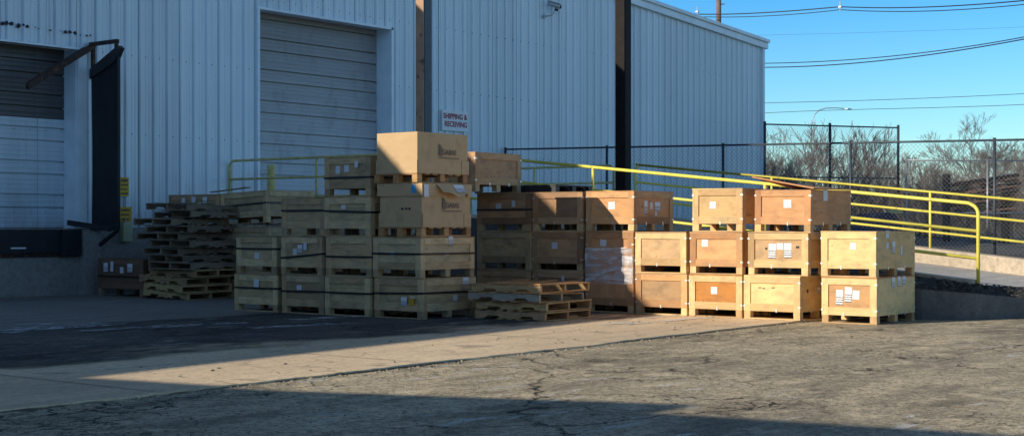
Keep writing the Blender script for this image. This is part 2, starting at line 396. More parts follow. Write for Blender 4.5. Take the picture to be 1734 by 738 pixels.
# ------------------------------------------------------------------ ground
GZ = -.018
gm = MB(); gm.quad([(-300, -200, GZ), (400, -200, GZ), (400, 300, GZ), (-300, 300, GZ)]); struct(gm.build('asphalt_ground', 'asphalt'))
def sheet(name, x0, x1, d0, d1, z, mat, j0=0, j1=0, thick=0, step=.12):
    m = MB(); n = int((x1 - x0) / step); a = b = 0
    pa = []; pb = []
    for i in range(n + 1):
        x = x0 + (x1 - x0) * i / n
        a = a * .85 + R.uniform(-j0, j0) * .5; b = b * .85 + R.uniform(-j1, j1) * .5
        pa.append((x, -d0 + a)); pb.append((x, -d1 + b))
    for i in range(n):
        m.quad([(*pb[i], z), (*pb[i + 1], z), (*pa[i + 1], z), (*pa[i], z)], r=.5)
        if thick: m.quad([(*pb[i], z - thick), (*pb[i + 1], z - thick), (*pb[i + 1], z), (*pb[i], z)], r=.5)
    return struct(m.build(name, mat))
sheet('concrete_apron', -29.9, 3.0, 0.02, 14.15, 0, 'conc', 0, .05, .06)
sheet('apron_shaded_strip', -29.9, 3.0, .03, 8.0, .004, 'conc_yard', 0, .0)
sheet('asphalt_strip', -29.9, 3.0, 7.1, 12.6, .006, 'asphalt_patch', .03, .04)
for (x0, y0, w, h, a) in ((-8.3, -6.7, 1.6, .22, -.55), (-7.5, -6.5, 1.7, .22, -.55), (-6.6, -6.4, 1.6, .2, -.55), (-8.9, -7.3, 1.4, .2, -.5), (-6.9, -7.9, 1.8, .5, .1), (-1.5, -12.75, 2.6, .28, -.12), (-.2, -12.3, 1.4, .2, -.1), (-6.2, -8.4, 2.3, .3, -.15), (-3.2, -8.9, 1.9, .35, -.1), (-1.4, -10.6, 2.2, .35, .2), (-4.6, -9.6, 1.5, .25, -.2)):
    m = MB(); c, s = math.cos(a), math.sin(a)
    m.quad([(x0 + p * c - q * s, y0 + p * s + q * c, .011) for p, q in ((0, 0), (w, 0), (w, h), (0, h))]); struct(m.build('road_marking', 'old_paint'))
for x_ in [-28 + 3.05 * k for k in range(10)]:           # control joints across the apron
    m = MB(); m.quad([(x_ + .04 * math.sin(x_), -14.12, .0045), (x_ + .012 + .04 * math.sin(x_), -14.12, .0045), (x_ + .015, -11.9, .0045), (x_, -11.9, .0045)]); struct(m.build('apron_joint', 'joint'))
# tar filled joint between apron and yard, broken edge crumbs
m = MB(); x = -21.0; w = .03
while x < 1.2:
    w = max(.012, min(.07, w + R.uniform(-.014, .014))); l = R.uniform(.08, .2); y = -14.17 + R.uniform(-.012, .012)
    m.quad([(x, y - w, GZ + .006), (x + l, y - w * R.uniform(.7, 1.2), GZ + .006), (x + l, y + .02, GZ + .006), (x, y + .02, GZ + .006)]); x += l
struct(m.build('apron_joint', 'strap'))

# yard beyond the ramp, with rising ground to the wood
m = MB(); n = 26
def yz(x, y):
    d = max(0, (x - 30) / 60) + max(0, y - 2) / 60
    lim = (1.5 if y > -5.7 else max(.0, 1.55 - .104 * (-y - 5.7)) - .06) + max(0, x - 10.2) * .10
    return min(lim, .78) + .25 * math.sin(x * .7 + y * .4) * .25 + min(.25, d * .3)
for i in range(n):
    for j in range(n):
        def P(a, b):
            x = 10.2 + 190 * (a / n) ** 1.6; y = -24 + 196 * (b / n) ** 1.3
            return (x, y, yz(x, y))
        m.quad([P(i, j), P(i + 1, j), P(i + 1, j + 1), P(i, j + 1)], uv=[(0, 0)] * 4, r=.5)
struct(m.build('yard_terrain', 'dirt', smooth=True))

# ------------------------------------------------------------------ warehouse
def ribbed(mb, x0, x1, z0, z1f, y=0.0, pitch=.333, ph=0.0):
    """ribbed sheet, ribs standing out towards -y; z1f(x) is the top"""
    prof = [(0, 0), (.004, -.016), (.010, -.016), (.014, 0), (.034, .036), (.090, .036), (.112, 0), (.175, 0), (.185, .009), (.20, .009), (.21, 0), (.255, 0), (.265, .009), (.28, .009), (.29, 0)]
    xs = []; k = math.floor((x0 - ph) / pitch) - 1
    while k * pitch + ph < x1 + pitch:
        for a, h in prof: xs.append((k * pitch + ph + a, h))
        k += 1
    pts = [(x, h) for x, h in xs if x0 < x < x1]
    pts = [(x0, pts[0][1])] + pts + [(x1, pts[-1][1])]
    for (xa, ha), (xb, hb) in zip(pts, pts[1:]):
        mb.quad([(xa, y - ha, z0), (xb, y - hb, z0), (xb, y - hb, z1f(xb)), (xa, y - ha, z1f(xa))], r=.5)
HR = lambda x: 9.85 - .0745 * x
XL, XW = -42.0, -30.0
wh = empty('warehouse', 'tall pale blue ribbed metal warehouse with two overhead loading doors', 'warehouse')
m = MB(); HH = HR
ribbed(m, XL, -4.2, 1.25, HH); ribbed(m, -4.2, -.4, 4.57, HH, ph=.1); ribbed(m, -.4, 4.085, 1.25, HH); ribbed(m, 4.085, 8.16, 5.87, HH); ribbed(m, 8.16, 9.9, 1.25, HH)
m.build('metal_wall', 'wall', wh)
m = MB(); m.prism([(XL, HR(XL) - .2), (9.9, HR(9.9) - .2), (9.9, HR(9.9) - .03), (XL, HR(XL) - .03)], 1, .01, 40); m.box((9.86, 20, 4.5), (.06, 39.9, 8.8)); m.box((XL + .03, 20, 6), (.06, 39.9, 12)); m.box((-16, 39.9, 4.5), (51, .06, 8.9))
m.build('roof', 'wall', wh)
m = MB(); m.prism([(XL, HR(XL) - .22), (9.9, HR(9.9) - .22), (9.9, HR(9.9)), (XL, HR(XL))], 1, -.1, .04); m.build('eave_trim', 'trim', wh)
# unseen side wing, perpendicular, left of the camera; roofline shaped to throw the near shadow
m = MB(); prof = [(-.1, 8.75), (-3.69, 8.9), (-5.58, 9.09), (-8.1, 9.62), (-8.12, 9.35), (-10.54, 9.58), (-18, 10.2), (-45, 10.2)]
m.prism([(-45, 0), (-.1, 0)] + prof, 0, XW - 9, XW)
m.build('shadow_caster_wing', 'wall', wh)
# masonry base
for (x_, w_) in ((1.85, 4.5), (9.0, 1.7), (-17.1, 25.6)): MB().box((x_, .12, .61), (w_, .3, 1.26)).build('base_wall', 'conc_wall', wh)
m = MB(); m.box((-2.3, .0, .385), (3.9, .20, .77)); m.build('dock_wall', 'conc_wall', wh)
m = MB(); m.box((-2.3, -.045, .74), (3.9, .16, .06)); m.build('dock_edge_angle', 'rust', wh)
m = MB(); m.box((-.26, -.14, .60), (.34, .34, 1.2)); m.build('dock_pier', 'conc_wall', wh)
# dock bay recess
m = MB(); m.box((-.41, .19, 2.9), (.02, .38, 3.34)); m.box((-4.19, .19, 2.9), (.02, .38, 3.34)); m.box((-2.3, .19, 4.6), (3.76, .38, .02)); m.box((-.30, -.02, 2.9), (.19, .05, 3.34))
m.build('door_jamb', 'trim', wh)
for c_, d_ in (((-2.3, -.035, 4.575), (3.9, .10, .035)), ((6.12, -.03, 5.875), (4.2, .1, .05)), ((4.06, -.025, 3.6), (.06, .09, 4.6)), ((8.19, -.03, 3.6), (.07, .1, 4.6))): MB().box(c_, d_).build('door_trim', 'trim', wh)
m = MB(); m.box((8.17, .21, 3.6), (.02, .42, 4.6)); m.box((4.075, .21, 3.6), (.02, .42, 4.6)); m.box((6.12, .21, 5.89), (4.07, .42, .02)); m.build('door_jamb', 'trim', wh)
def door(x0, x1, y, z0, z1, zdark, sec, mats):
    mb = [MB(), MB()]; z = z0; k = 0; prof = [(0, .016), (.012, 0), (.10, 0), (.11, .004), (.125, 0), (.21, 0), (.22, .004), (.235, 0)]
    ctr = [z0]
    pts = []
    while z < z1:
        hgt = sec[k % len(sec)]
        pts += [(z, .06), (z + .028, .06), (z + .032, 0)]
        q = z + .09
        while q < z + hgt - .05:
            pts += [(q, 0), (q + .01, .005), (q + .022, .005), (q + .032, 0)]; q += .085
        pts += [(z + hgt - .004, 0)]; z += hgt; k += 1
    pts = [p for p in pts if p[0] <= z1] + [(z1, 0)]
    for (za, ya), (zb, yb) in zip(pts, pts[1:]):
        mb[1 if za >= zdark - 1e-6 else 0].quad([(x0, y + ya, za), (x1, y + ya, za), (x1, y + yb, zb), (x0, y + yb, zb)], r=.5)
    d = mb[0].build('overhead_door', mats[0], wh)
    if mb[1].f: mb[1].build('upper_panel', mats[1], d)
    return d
d1 = door(-4.18, -.42, .36, 1.22, 4.58, 3.26, (.38, .24), ('door', 'door_dark'))
d2 = door(4.09, 8.15, .40, 1.29, 5.88, 9.0, (.41, .26), ('door_grad', 'door_dark'))
# rusted-through spots in the sheet over the dock door
for (px, py, s) in ((2, 40, .055), (9, 40, .06), (17, 41, .07), (29, 44, .07), (38, 43, .04), (44, 46, .05), (58, 47, .02), (63, 49, .02), (83, 52, .03), (101, 53, .02), (109, 55, .05), (116, 55, .05), (125, 57, .06), (134, 60, .02), (145, 61, .035), (151, 61, .03)):
    k = (px - 867) / FPX; dy = 23.05; dx = dy * (CS + k * SN) / (SN - k * CS); Y = dx * CS + dy * SN
    x = CX + dx; z = CZ - (py - 385) / FPX * Y
    m = MB(); m.quad([(x + s * math.cos(a) * R.uniform(.5, 1), -.042, z + s * .8 * math.sin(a) * R.uniform(.5, 1)) for a in [i * math.pi / 4 for i in range(8)]])
    m.build('rust_hole', 'black', wh)
# screws down the corner strip by the dock
m = MB()
for i in range(9): m.box((.52, -.045, 1.6 + i * .36), (.018, .012, .018))
m.build('screw_row', 'ink', wh)

# dock equipment
t = empty('dock_leveler', 'black dock leveler lip and bumpers under the left overhead door', 'dock leveler', (-2.3, -.1, .78))
MB().box((-.15, -.03, .22), (3.4, .10, .42)).build('lip_plate', 'black', t)
MB().box((1.62, -.06, .19), (.42, .18, .48)).build('bumper', 'black', t); MB().box((-1.75, -.06, .19), (.42, .18, .48)).build('bumper', 'black', t)
MB().box((.55, -.088, .1), (.3, .012, .03)).build('maker_plate', 'paper', t)
MB().box((.0, -.02, .0), (3.7, .06, .03)).build('hinge_bar', 'rust', t)
t = empty('dock_shelter', 'broken black dock shelter curtain with bent rusty header beam beside door', 'dock shelter', (-.1, 0, 1.2))
m = MB(); NP = 9
def SP(i, k):                                            # curtain skin, slightly wavy
    f, g_ = i / NP, k / NP; y = -.05 - .80 * f; zt = 2.86 + .34 * f
    return (.010 * math.sin(f * 9 + g_ * 4), y, zt * g_ + .012 * math.sin(f * 11) * g_)
for i in range(NP):
    for k in range(NP): m.quad([SP(i, k), SP(i + 1, k), SP(i + 1, k + 1), SP(i, k + 1)], r=.5)
m.build('side_curtain', 'black', t, True)
m = MB(); m.prism([(-.80, 3.1), (-.98, 3.34), (-.90, 3.40), (-.05, 3.02), (-.05, 2.84)], 0, -.05, .05); m.build('curtain_top', 'black_plastic', t)
m = MB(); m.box((0, -.42, 3.49), (.07, .84, .07)); m.box((0, -.09, 3.2), (.06, .06, .62)); m.box((0, -.80, 3.3), (.06, .05, .36)); m.build('head_bracket', 'rust', t)
m = MB(); m.box((.0, -.86, 1.6), (.06, .03, 3.2)); m.build('edge_angle', 'black', t)
def beam(m, a, b, w, h):
    a, b = Vector(a), Vector(b); d = b - a; q = d.to_track_quat('X', 'Z').to_matrix()
    m.box((a + b) / 2, (d.length, w, h), q, .004)
m = MB(); beam(m, (0, -.1, 3.46), (-1.76, -.62, 2.52), .06, .10); beam(m, (-.2, -.12, 3.40), (-1.7, -.58, 2.60), .09, .03); m.build('header_beam', 'rust', t)
m = MB(); beam(m, (0, -.84, .0), (0, -.02, -.42), .05, .06); beam(m, (0, -.84, .02), (0, -.02, .02), .05, .05); m.build('lower_brace', 'black', t)
m = MB(); beam(m, (-.5, .0, .14), (.02, -.62, .02), .05, .10); m.build('foot_angle', 'black', t)

def panel_sign(name, label, loc, w, h, mat, lines, tx=.011):
    t = empty(name, label, 'sign', loc); MB().box((0, 0, 0), (w, .012, h)).build('sign_panel', mat, t)
    for i, (s, size) in enumerate(lines):
        zc = h / 2 - (i + .7) * h / (len(lines) + .3); m = MB(); x_ = -w * .40
        while x_ < w * .36 * R.uniform(.7, 1.0):             # faded print, not legible in the photo: short strokes
            l_ = R.uniform(.012, .03); m.quad([(x_, -.0085, zc - size * .4), (x_ + l_, -.0085, zc - size * .4), (x_ + l_, -.0085, zc + size * R.uniform(.2, .45)), (x_, -.0085, zc + size * R.uniform(.2, .45))]); x_ += l_ + .007
        m.build('lettering', 'ink', t)
panel_sign('warning_sign', 'upper yellow warning sign beside the dock curtain with four text lines', (.635, -.055, 2.03), .21, .36, 'sign_yellow', [('', .065), ('', .043), ('', .041), ('', .043)])
panel_sign('warning_sign', 'lower yellow caution sign just above the pale control box', (.67, -.055, 1.50), .27, .29, 'sign_yellow', [('', .05), ('', .04), ('', .04)])
t = empty('control_box', 'pale green metal box below the yellow signs by dock', 'control box', (.64, -.10, .98))
MB().box((0, 0, .18), (.22, .12, .36)).build('box_body', 'pale_box', t); MB().box((0, -.064, .18), (.20, .008, .33)).build('box_cover', 'pale_box', t); MB().tube([(0, 0, .36), (0, .06, .5), (0, .06, .9)], .012).build('conduit', 'galv', t)

# ------------------------------------------------------------------ annex on the right
an = empty('annex_building', 'lower metal annex with sloping white eave trim on the right', 'building')
ez = lambda x: 7.70 + (18.4 - x) * .0625
m = MB(); ribbed(m, 9.92, 26.3, .7, ez, 0, .336, .05); m.build('metal_wall', 'wall2', an)
m = MB()
for (dz, th, out) in ((.0, .20, .13), (.20, .10, .20)):
    m.prism([(9.92, ez(9.92) - .02 + dz), (26.5, ez(26.5) - .02 + dz), (26.5, ez(26.5) - .02 + dz + th), (9.92, ez(9.92) - .02 + dz + th)], 1, -out, .1)
m.build('eave_trim', 'trim', an)
m = MB(); m.box((26.28, -.03, 3.95), (.12, .12, 6.5)); m.build('corner_trim', 'trim', an)
m = MB(); m.box((26.28, 15.06, 3.9), (.05, 30, 6.5)); m.prism([(9.95, ez(9.95) - .03), (26.45, ez(26.45) - .03), (26.45, ez(26.45)), (9.95, ez(9.95))], 1, .1, 30); m.build('roof', 'wall2', an)

t = empty('shipping_sign', 'white rectangular sign with red SHIPPING & RECEIVING lettering on annex wall', 'sign', (10.45, -.07, 3.86))
MB().box((0, 0, 0), (.98, .03, .50)).build('sign_panel', 'sign_white', t)
text('SHIPPING &', .178, (-.46, -.019, .045), (rad(90), 0, 0), 'sign_red', t, 'lettering', 'LEFT', .006, .98)
text('RECEIVING', .178, (-.42, -.019, -.145), (rad(90), 0, 0), 'sign_red', t, 'lettering', 'LEFT', .006, .98)

t = empty('security_camera', 'small grey bullet security camera on bracket high on annex wall', 'camera', (14.14, -.06, 6.85)); t.scale = (.8, .8, .8)
MB().tube([(0, .03, 0), (0, -.02, 0)], .07, 12).build('wall_plate', 'camera_white', t)
MB().tube([(0, 0, 0), (.10, -.22, .02), (.22, -.26, .16), (.22, -.26, .24)], .022).build('arm', 'camera_white', t)
q = Vector((.75, -.55, -.22)).normalized()
m = MB(); a = Vector((.02, -.12, .42)); m.tube([a, a + q * .42], .075, 12); m.build('housing', 'camera_white', t, True)
m = MB(); m.tube([a + q * .42, a + q * .47], .06, 12); m.build('lens', 'black', t)
m = MB(); m.box(a + q * .22 + Vector((0, 0, .085)), (.48, .15, .015), q.to_track_quat('X', 'Z').to_matrix()); m.build('sun_shield', 'camera_white', t)
MB().tube([Vector((.22, -.26, .24)), Vector((.30, -.34, .20))], .04, 10).build('sensor', 'black', t)

# ------------------------------------------------------------------ ramp
zb = lambda D: 1.55 if D < 5.7 else max(.0, 1.55 - .104 * (D - 5.7))
def ramp_solid(x0, x1, zoff, D0=0.05, D1=20.5, drop=0.0):
    m = MB(); ds = [D0, 5.7, D1]
    poly = [(-D1, GZ), (-D0, GZ)] + [(-D, zb(D) + zoff) for D in ds]
    m.prism([(y, z) for y, z in poly], 0, x0, x1); return m
struct(ramp_solid(3.42, 9.78, -.29, D1=15.35).build('ramp_surface', 'ramp'))
struct(ramp_solid(3.14, 3.42, -.0, D1=15.7).build('ramp_curb', 'curb'))
struct(ramp_solid(9.78, 10.2, .0, D1=18).build('ramp_curb', 'curb'))
wt = lambda D: max(.10, zb(D) - .26 - max(0, D - 9) * .02)
WL = [(1.95, -6, .95), (1.95, -13.4, .62), (2.45, -15.25, .40), (2.85, -15.85, .345), (3.6, -16.2, .27), (9.0, -18.3, .12)]
EL_ = [(3.14, -6, 1.5), (3.14, -13.4, zb(13.4) - .03), (3.14, -15.25, zb(15.25) - .03), (3.2, -15.66, .47), (3.9, -15.95, .42), (9.2, -17.95, .26)]
def on(L, u):
    k = min(int(u), len(L) - 2); return Vector(L[k]).lerp(Vector(L[k + 1]), u - k)
def bank(u, f):
    return on(WL, u).lerp(on(EL_, u), f) + Vector((0, 0, -.012 + .05 * math.sin(math.pi * f) * (.6 + .5 * math.sin(u * 23) * math.sin(f * 9 + u * 7))))
m = MB(); NU, NF = 120, 6
for i in range(NU):
    for j in range(NF):
        m.quad([bank(5 * a / NU, b / NF) for a, b in ((i, j), (i + 1, j), (i + 1, j + 1), (i, j + 1))], r=.5)
struct(m.build('ramp_bank', 'bank', smooth=True))
m = MB()
for p_, q_ in zip(WL, WL[1:]):
    d_ = Vector((q_[0] - p_[0], q_[1] - p_[1], 0)).normalized(); n_ = Vector((-d_.y, d_.x, 0)) * .10
    a0, b0, a1, b1 = Vector((p_[0], p_[1], GZ - .05)), Vector((q_[0], q_[1], GZ - .05)), Vector(p_), Vector(q_)
    m.quad([a0, b0, b1, a1]); m.quad([a1, b1, b1 + n_, a1 + n_])
tag(m.build('retaining_wall', 'dark_conc'), 'low concrete retaining wall along the near side of the ramp', 'wall')
m = MB()
for k in range(3, 5):
    a0, b0 = Vector(EL_[k]), Vector(EL_[k + 1]); za = -.03
    m.quad([a0 + Vector((0, 0, za)), b0 + Vector((0, 0, za)), Vector((b0.x + 3, -15.33, .26)), Vector((a0.x + (0 if k == 3 else 2), -15.33, .26))])
m.quad([Vector((3.2, -15.66, .44)), Vector((5.9, -15.33, .26)), Vector((3.2, -15.33, .26))])
struct(m.build('driveway', 'ramp'))
m = MB()
for i in range(1300):
    u = R.uniform(.6, 4.3); p = bank(u, R.random()) + Vector((0, 0, .012)); a = R.uniform(0, 6.3); l = R.uniform(.008, .032)
    u_ = Vector((math.cos(a), math.sin(a), R.uniform(-.4, .6))) * l; v = Vector((-math.sin(a), math.cos(a), R.uniform(-.4, .6))) * l * .6
    m.quad([p - u_, p - v, p + u_, p + v])
o = m.build('leaf_litter', 'leaf'); o['kind'] = 'stuff'

def rail(name, label, x, D0, D1, posts, heights, round0=True, round1=True, r=.026, mat='yellow', drop0=None):
    t = empty(name, label, 'handrail', (x, 0, 0), group='yellow pipe handrails along the ramp')
    top, rr = heights[0], .14
    def pt(D, h): return Vector((0, -D, zb(D) + h))
    path = []
    if round0:
        path += [pt(D0, -.02), pt(D0, top - rr)] + [Vector((0, -D0 - rr + rr * math.cos(a), zb(D0) + top - rr + rr * math.sin(a))) for a in [i * math.pi / 12 for i in range(1, 6)]]
        path += [pt(D0 + rr, top)]
    else: path += [pt(D0, top)]
    if D0 < 5.7 < D1: path.append(pt(5.7, top))
    if round1:
        path += [pt(D1 - rr, top)] + [Vector((0, -D1 + rr - rr * math.sin(a), zb(D1) + top - rr + rr * math.cos(a))) for a in [i * math.pi / 12 for i in range(1, 6)]] + [pt(D1, top - rr), pt(D1, -.04)]
    else: path += [pt(D1, top)]
    MB().tube(path, r).build('top_rail', mat, t, True)
    for h in heights[1:]:
        MB().tube([pt(D0, h)] + ([pt(5.7, h)] if D0 < 5.7 < D1 else []) + [pt(D1, h)], r * .92).build('lower_rail', mat, t, True)
    for D in posts: MB().tube([pt(D, -.03), pt(D, top)], r * .95).build('post', mat, t, True)
    return t
rail('handrail', 'near yellow pipe handrail sloping down to a rounded end post', 3.27, 6.0, 15.73, (6.0, 9.18, 12.4), (1.07, .69, .31), round0=False)
rail('handrail', 'yellow handrail on loading platform before the right overhead door', 3.27, .05, 4.9, (2.6,), (1.07, .69, .31), mat='yellow_dull')
rail('handrail', 'far yellow pipe handrail running the length of the ramp behind the crates', 9.93, 5.68, 17.5, (9.0, 12.36, 15.5), (1.07, .69, .31), round1=False)
rail('handrail', 'short level yellow handrail left of the dark rusty column', 9.93, 1.0, 5.1, (2.9,), (1.07, .69), mat='yellow_dull')
t = empty('bollard', 'round yellow steel bollard standing in front of the overhead door', 'bollard', (3.92, -.6, 1.25)); MB().tube([(0, 0, 0), (0, 0, 1.22), (0, 0, 1.28), (0, 0, 1.30)], .085, 16).build('post', 'yellow_dull', t, True)
t['label'] = 'round yellow steel bollard standing in front of the overhead door'

def column(name, label, x, D, mat, w, l, z1):
    t = empty(name, label, 'column', (x, -D, 1.2))
    m = MB(); m.box((-w / 2, 0, z1 / 2), (.018, l, z1)); m.box((w / 2, 0, z1 / 2), (.018, l, z1)); m.box((0, 0, z1 / 2), (w - .018, .018, z1)); m.build('steel_section', mat, t)
    MB().box((0, 0, .04), (w + .1, l + .1, .03)).build('base_plate', mat, t)
    return t
c1 = column('steel_column', 'tan and brown steel column in front of the warehouse corner', 3.36, 5.32, 'tan_steel', .22, .19, 8.5)
MB().box((.0, -.10, 3.6), (.19, .01, 7.0)).build('cover_plate', 'galv_dark', c1)
c2 = column('steel_column', 'dark rusty steel column standing beside the ramp before annex wall', 9.93, 5.36, 'dark_rust', .25, .24, 9.0)
MB().box((.0, -.125, 4.3), (.22, .01, 8.4)).build('cover_plate', 'dark_rust', c2)

# ------------------------------------------------------------------ fences
def chain(mb, P, L, Hh, pitch=.1, r=.0032):
    """P(s, z) gives a point on the fence; two families of slanted wires"""
    k = -int(Hh / pitch) - 1
    while k * pitch < L:
        for sg in (1, -1):
            s0 = k * pitch; s1 = s0 + Hh; z0, z1 = (0, Hh) if sg > 0 else (Hh, 0)
            a, b = max(0, s0), min(L, s1)
            if b - a > .02:
                za = z0 + (z1 - z0) * (a - s0) / Hh; zb_ = z0 + (z1 - z0) * (b - s0) / Hh
                mb.tube([P(a, za), P(b, zb_)], r, 3, caps=False)
        k += 1
def fence(name, label, P, L, Hh, posts, pitch, mat='galv_dark', rails=(1.0,), prad=.032, ext=.05, wr=.0027, rr=.025):
    t = empty(name, label, 'fence', P(0, 0)); o0 = P(0, 0)
    Q = lambda s, z: P(s, z) - o0
    for s in posts: MB().tube([Q(s, -.3), Q(s, Hh + ext)], prad, 8).build('post', mat, t, True)
    for f in rails: MB().tube([Q(0, Hh * f), Q(L, Hh * f)], rr, 6).build('rail', mat, t, True)
    m = MB(); chain(m, Q, L, Hh, pitch, wr); m.build('wire_mesh', 'mesh_wire', t)
    return t
fzt = lambda s: 3.25 - .0185 * s
fence('chain_link_fence', 'long chain link fence running past annex wall behind the ramp', lambda s, z: Vector((12.45, -.05 - s, fzt(s) - 2.4 + z)), 19.0, 2.4, (0.02, 3.16, 6.38, 9.52, 12.65, 15.9), .095, rails=(1.0,))
a, b = at(1295, 209, 45.0), at(1521, 215, 46.6); dv = Vector((b.x - a.x, b.y - a.y, 0)); L = dv.length; dv /= L
z0 = at(1295, 300, 45).z - .15
hh = a.z - z0
fence('tall_fence_gate', 'tall chain link gate panel standing at the annex corner', lambda s, z: Vector((a.x, a.y, z0 + z)) + dv * s, L, hh, (0, L * .48, L), .1, rails=(.985, .09), ext=.06, prad=.045)
a2, b2 = at(1535, 272, 41.0), at(1790, 268, 41.5); dv2 = Vector((b2.x - a2.x, b2.y - a2.y, 0)); L2 = dv2.length; dv2 /= L2
fence('back_fence', 'lower chain link fence at the back right of the yard', lambda s, z: Vector((a2.x, a2.y, .75 + z)) + dv2 * s, L2, 2.4, (0, 2.4), .12, mat='galv', rails=(1.0, .38), wr=.0018)

# ------------------------------------------------------------------ crates
GRP_A = 'weathered black-strapped crates in the left stack'; GRP_C = 'plywood crates in the right hand row'; GRP_B = 'crates behind the pallet stack'
PROTO = {}
def proto_block():
    if 'blk' not in PROTO:
        PROTO['blk'] = 1
    return None
def crate(label, X, Dn, w, l, z0, h, body='ply', frame='pine', skid='pine', sh=.11, strap=(), labels=(), rot=0, tilt=(0, 0), group=GRP_C, clips=True, lid=True, rail_h=.085, stile=.095, right_frame=True, film=None):
    """nearest bottom corner at (X, -Dn); w runs away along +y, l along +x"""
    t = empty('wooden_crate', label, 'crate', (X + l / 2, -Dn + w / 2, z0), (rad(tilt[0]), rad(tilt[1]), rad(rot)), group)
    H0 = sh; T = .018; j = .004
    MB().box((0, 0, H0 + h / 2), (l - 2 * T, w - 2 * T, h - .012)).build('plywood_panel', body, t)
    m = MB(); top = H0 + h
    for sx in (-1, 1):                                   # faces across x
        x = sx * (l / 2 - T / 2)
        for sy in (-1, 1): m.box((x, sy * (w / 2 - stile / 2), H0 + h / 2), (T, stile, h), None, .002)
        m.box((x, 0, top - rail_h / 2), (T, w - 2 * stile, rail_h), None, .002); m.box((x, 0, H0 + rail_h * .6), (T, w - 2 * stile, rail_h * 1.2), None, .002)
    for sy in (-1, 1):
        y = sy * (w / 2 - T / 2)
        if right_frame:
            for sx in (-1, 1): m.box((sx * (l / 2 - T - stile * .38), y, H0 + h / 2), (stile * .76, T, h), None, .002)
            m.box((0, y, top - rail_h / 2), (l - 2 * T - 1.52 * stile, T, rail_h), None, .002); m.box((0, y, H0 + rail_h * .6), (l - 2 * T - 1.52 * stile, T, rail_h * 1.2), None, .002)
        else: m.box((0, y, H0 + h / 2), (l - 2 * T, T, h), None, .001)
    m.build('frame', frame, t)
    if lid: MB().box((0, 0, top + .009), (l + R.uniform(0, .012), w + R.uniform(0, .012), .016), None, j).build('lid', body, t)
    bl = [(l / 2 - .05), 0, -(l / 2 - .05)]
    for i, x in enumerate(bl):
        for y in (-(w / 2 - .05), w / 2 - .05):
            MB().box((x, y, H0 / 2 + .006), (.095, .095, H0 - .014), None, .003).build('skid_block', skid, t)
    MB().box((-(l / 2 - .05), 0, .009), (.095, w, .015), None, .002).build('bottom_board', skid, t); MB().box((l / 2 - .05, 0, .009), (.095, w, .015), None, .002).build('bottom_board', skid, t)
    if clips:
        c = MB().box((0, 0, 0), (.03, .006, .022)).box((-.014, .016, 0), (.006, .035, .022)).build('clip', 'clip', t)
        first = True
        for (cx, cy, rz) in ((-l / 2 + .012, -w / 2 - .004, 0), (-l / 2 - .004, w / 2 - .012, -math.pi / 2), (l / 2 + .004, -w / 2 + .012, math.pi / 2)):
            for zf in (.14, .84):
                loc = (cx, cy, H0 + h * zf)
                if first: c.location = loc; c.rotation_euler = (0, 0, rz); first = False
                else: share(c, t, loc, (0, 0, rz))
        MB().box((-l / 2 - .004, R.uniform(-.1, .1), H0 + .012), (.006, .018, .045)).build('clip', 'clip', t)
        if l > .6:
            for sx in (-.2, .22): MB().box((sx * l, -w / 2 - .004, H0 + .008), (.018, .006, .05)).build('clip', 'clip', t)
    for (zf, sl) in strap:
        m = MB(); zc = H0 + h * zf; p = .005; hw = .014
        cs = [(-l / 2 - p, w / 2 + p, zc - sl), (-l / 2 - p, -w / 2 - p, zc + sl), (l / 2 + p, -w / 2 - p, zc + sl * .5), (l / 2 + p, w / 2 + p, zc)]
        for k in range(4):
            A, B = cs[k], cs[(k + 1) % 4]
            m.quad([(A[0], A[1], A[2] - hw), (B[0], B[1], B[2] - hw), (B[0], B[1], B[2] + hw), (A[0], A[1], A[2] + hw)])
        m.build('strap', 'strap', t)
    for (face, u, v, lw, lh, kind) in labels:
        put_label(t, face, u, H0 + h * v, lw, lh, kind, l, w, abs(u) * (w if face == 'L' else l) < (w if face == 'L' else l) / 2 - stile - lw / 2 and rail_h + lh / 2 < h * v < h - rail_h - lh / 2 and (face == 'L' or right_frame), T)
    if film:
        m = MB(); z1, z2 = film; p = .012; n = 14
        def ring(k):
            zz = z1 + (z2 - z1) * k / 6; e = p + R.uniform(0, .012); out = []
            for i in range(n): out.append((-l / 2 - e - R.uniform(0, .008), w / 2 - w * i / (n - 1), zz + R.uniform(-.012, .012)))
            return [(l / 2, w / 2 + e, zz)] + out + [(l / 2, -w / 2 - e, zz)]
        rs = [ring(k) for k in range(7)]
        for k in range(6):
            for i in range(n + 1): m.quad([rs[k][i], rs[k][i + 1], rs[k + 1][i + 1], rs[k + 1][i]])
        m.build('shrink_wrap', 'film', t, True)
    return t
def put_label(t, face, u, z, lw, lh, kind, l, w, recess, T):
    off = (-T + .003) if recess else .004; rz = R.uniform(-.06, .06); mat = {'p': 'paper', 'b': 'paper_print', 'k': 'ink', 'o': 'sign_yellow', 's': 'blue_sticker'}[kind]
    m = MB(); c, s = math.cos(rz), math.sin(rz); pts = []
    for a, b in ((-1, -1), (1, -1), (1, 1), (-1, 1)):
        p, q = a * lw / 2, b * lh / 2; p, q = p * c - q * s, p * s + q * c
        pts.append((-l / 2 - off, -u * w - p, z + q) if face == 'L' else (u * l + p, -w / 2 - off, z + q))
    m.quad(pts, uv=[(0, 0), (1, 0), (1, 1), (0, 1)]); m.build('paper_label' if kind in 'pb' else 'printed_mark' if kind == 'k' else 'sticker', mat, t)

TA = .562; hA = TA - .11 - .018
oldA = dict(group=GRP_A, body='old_wood', frame='old_frame', skid='old_wood', clips=False)
wA = .90; XA = -2.05
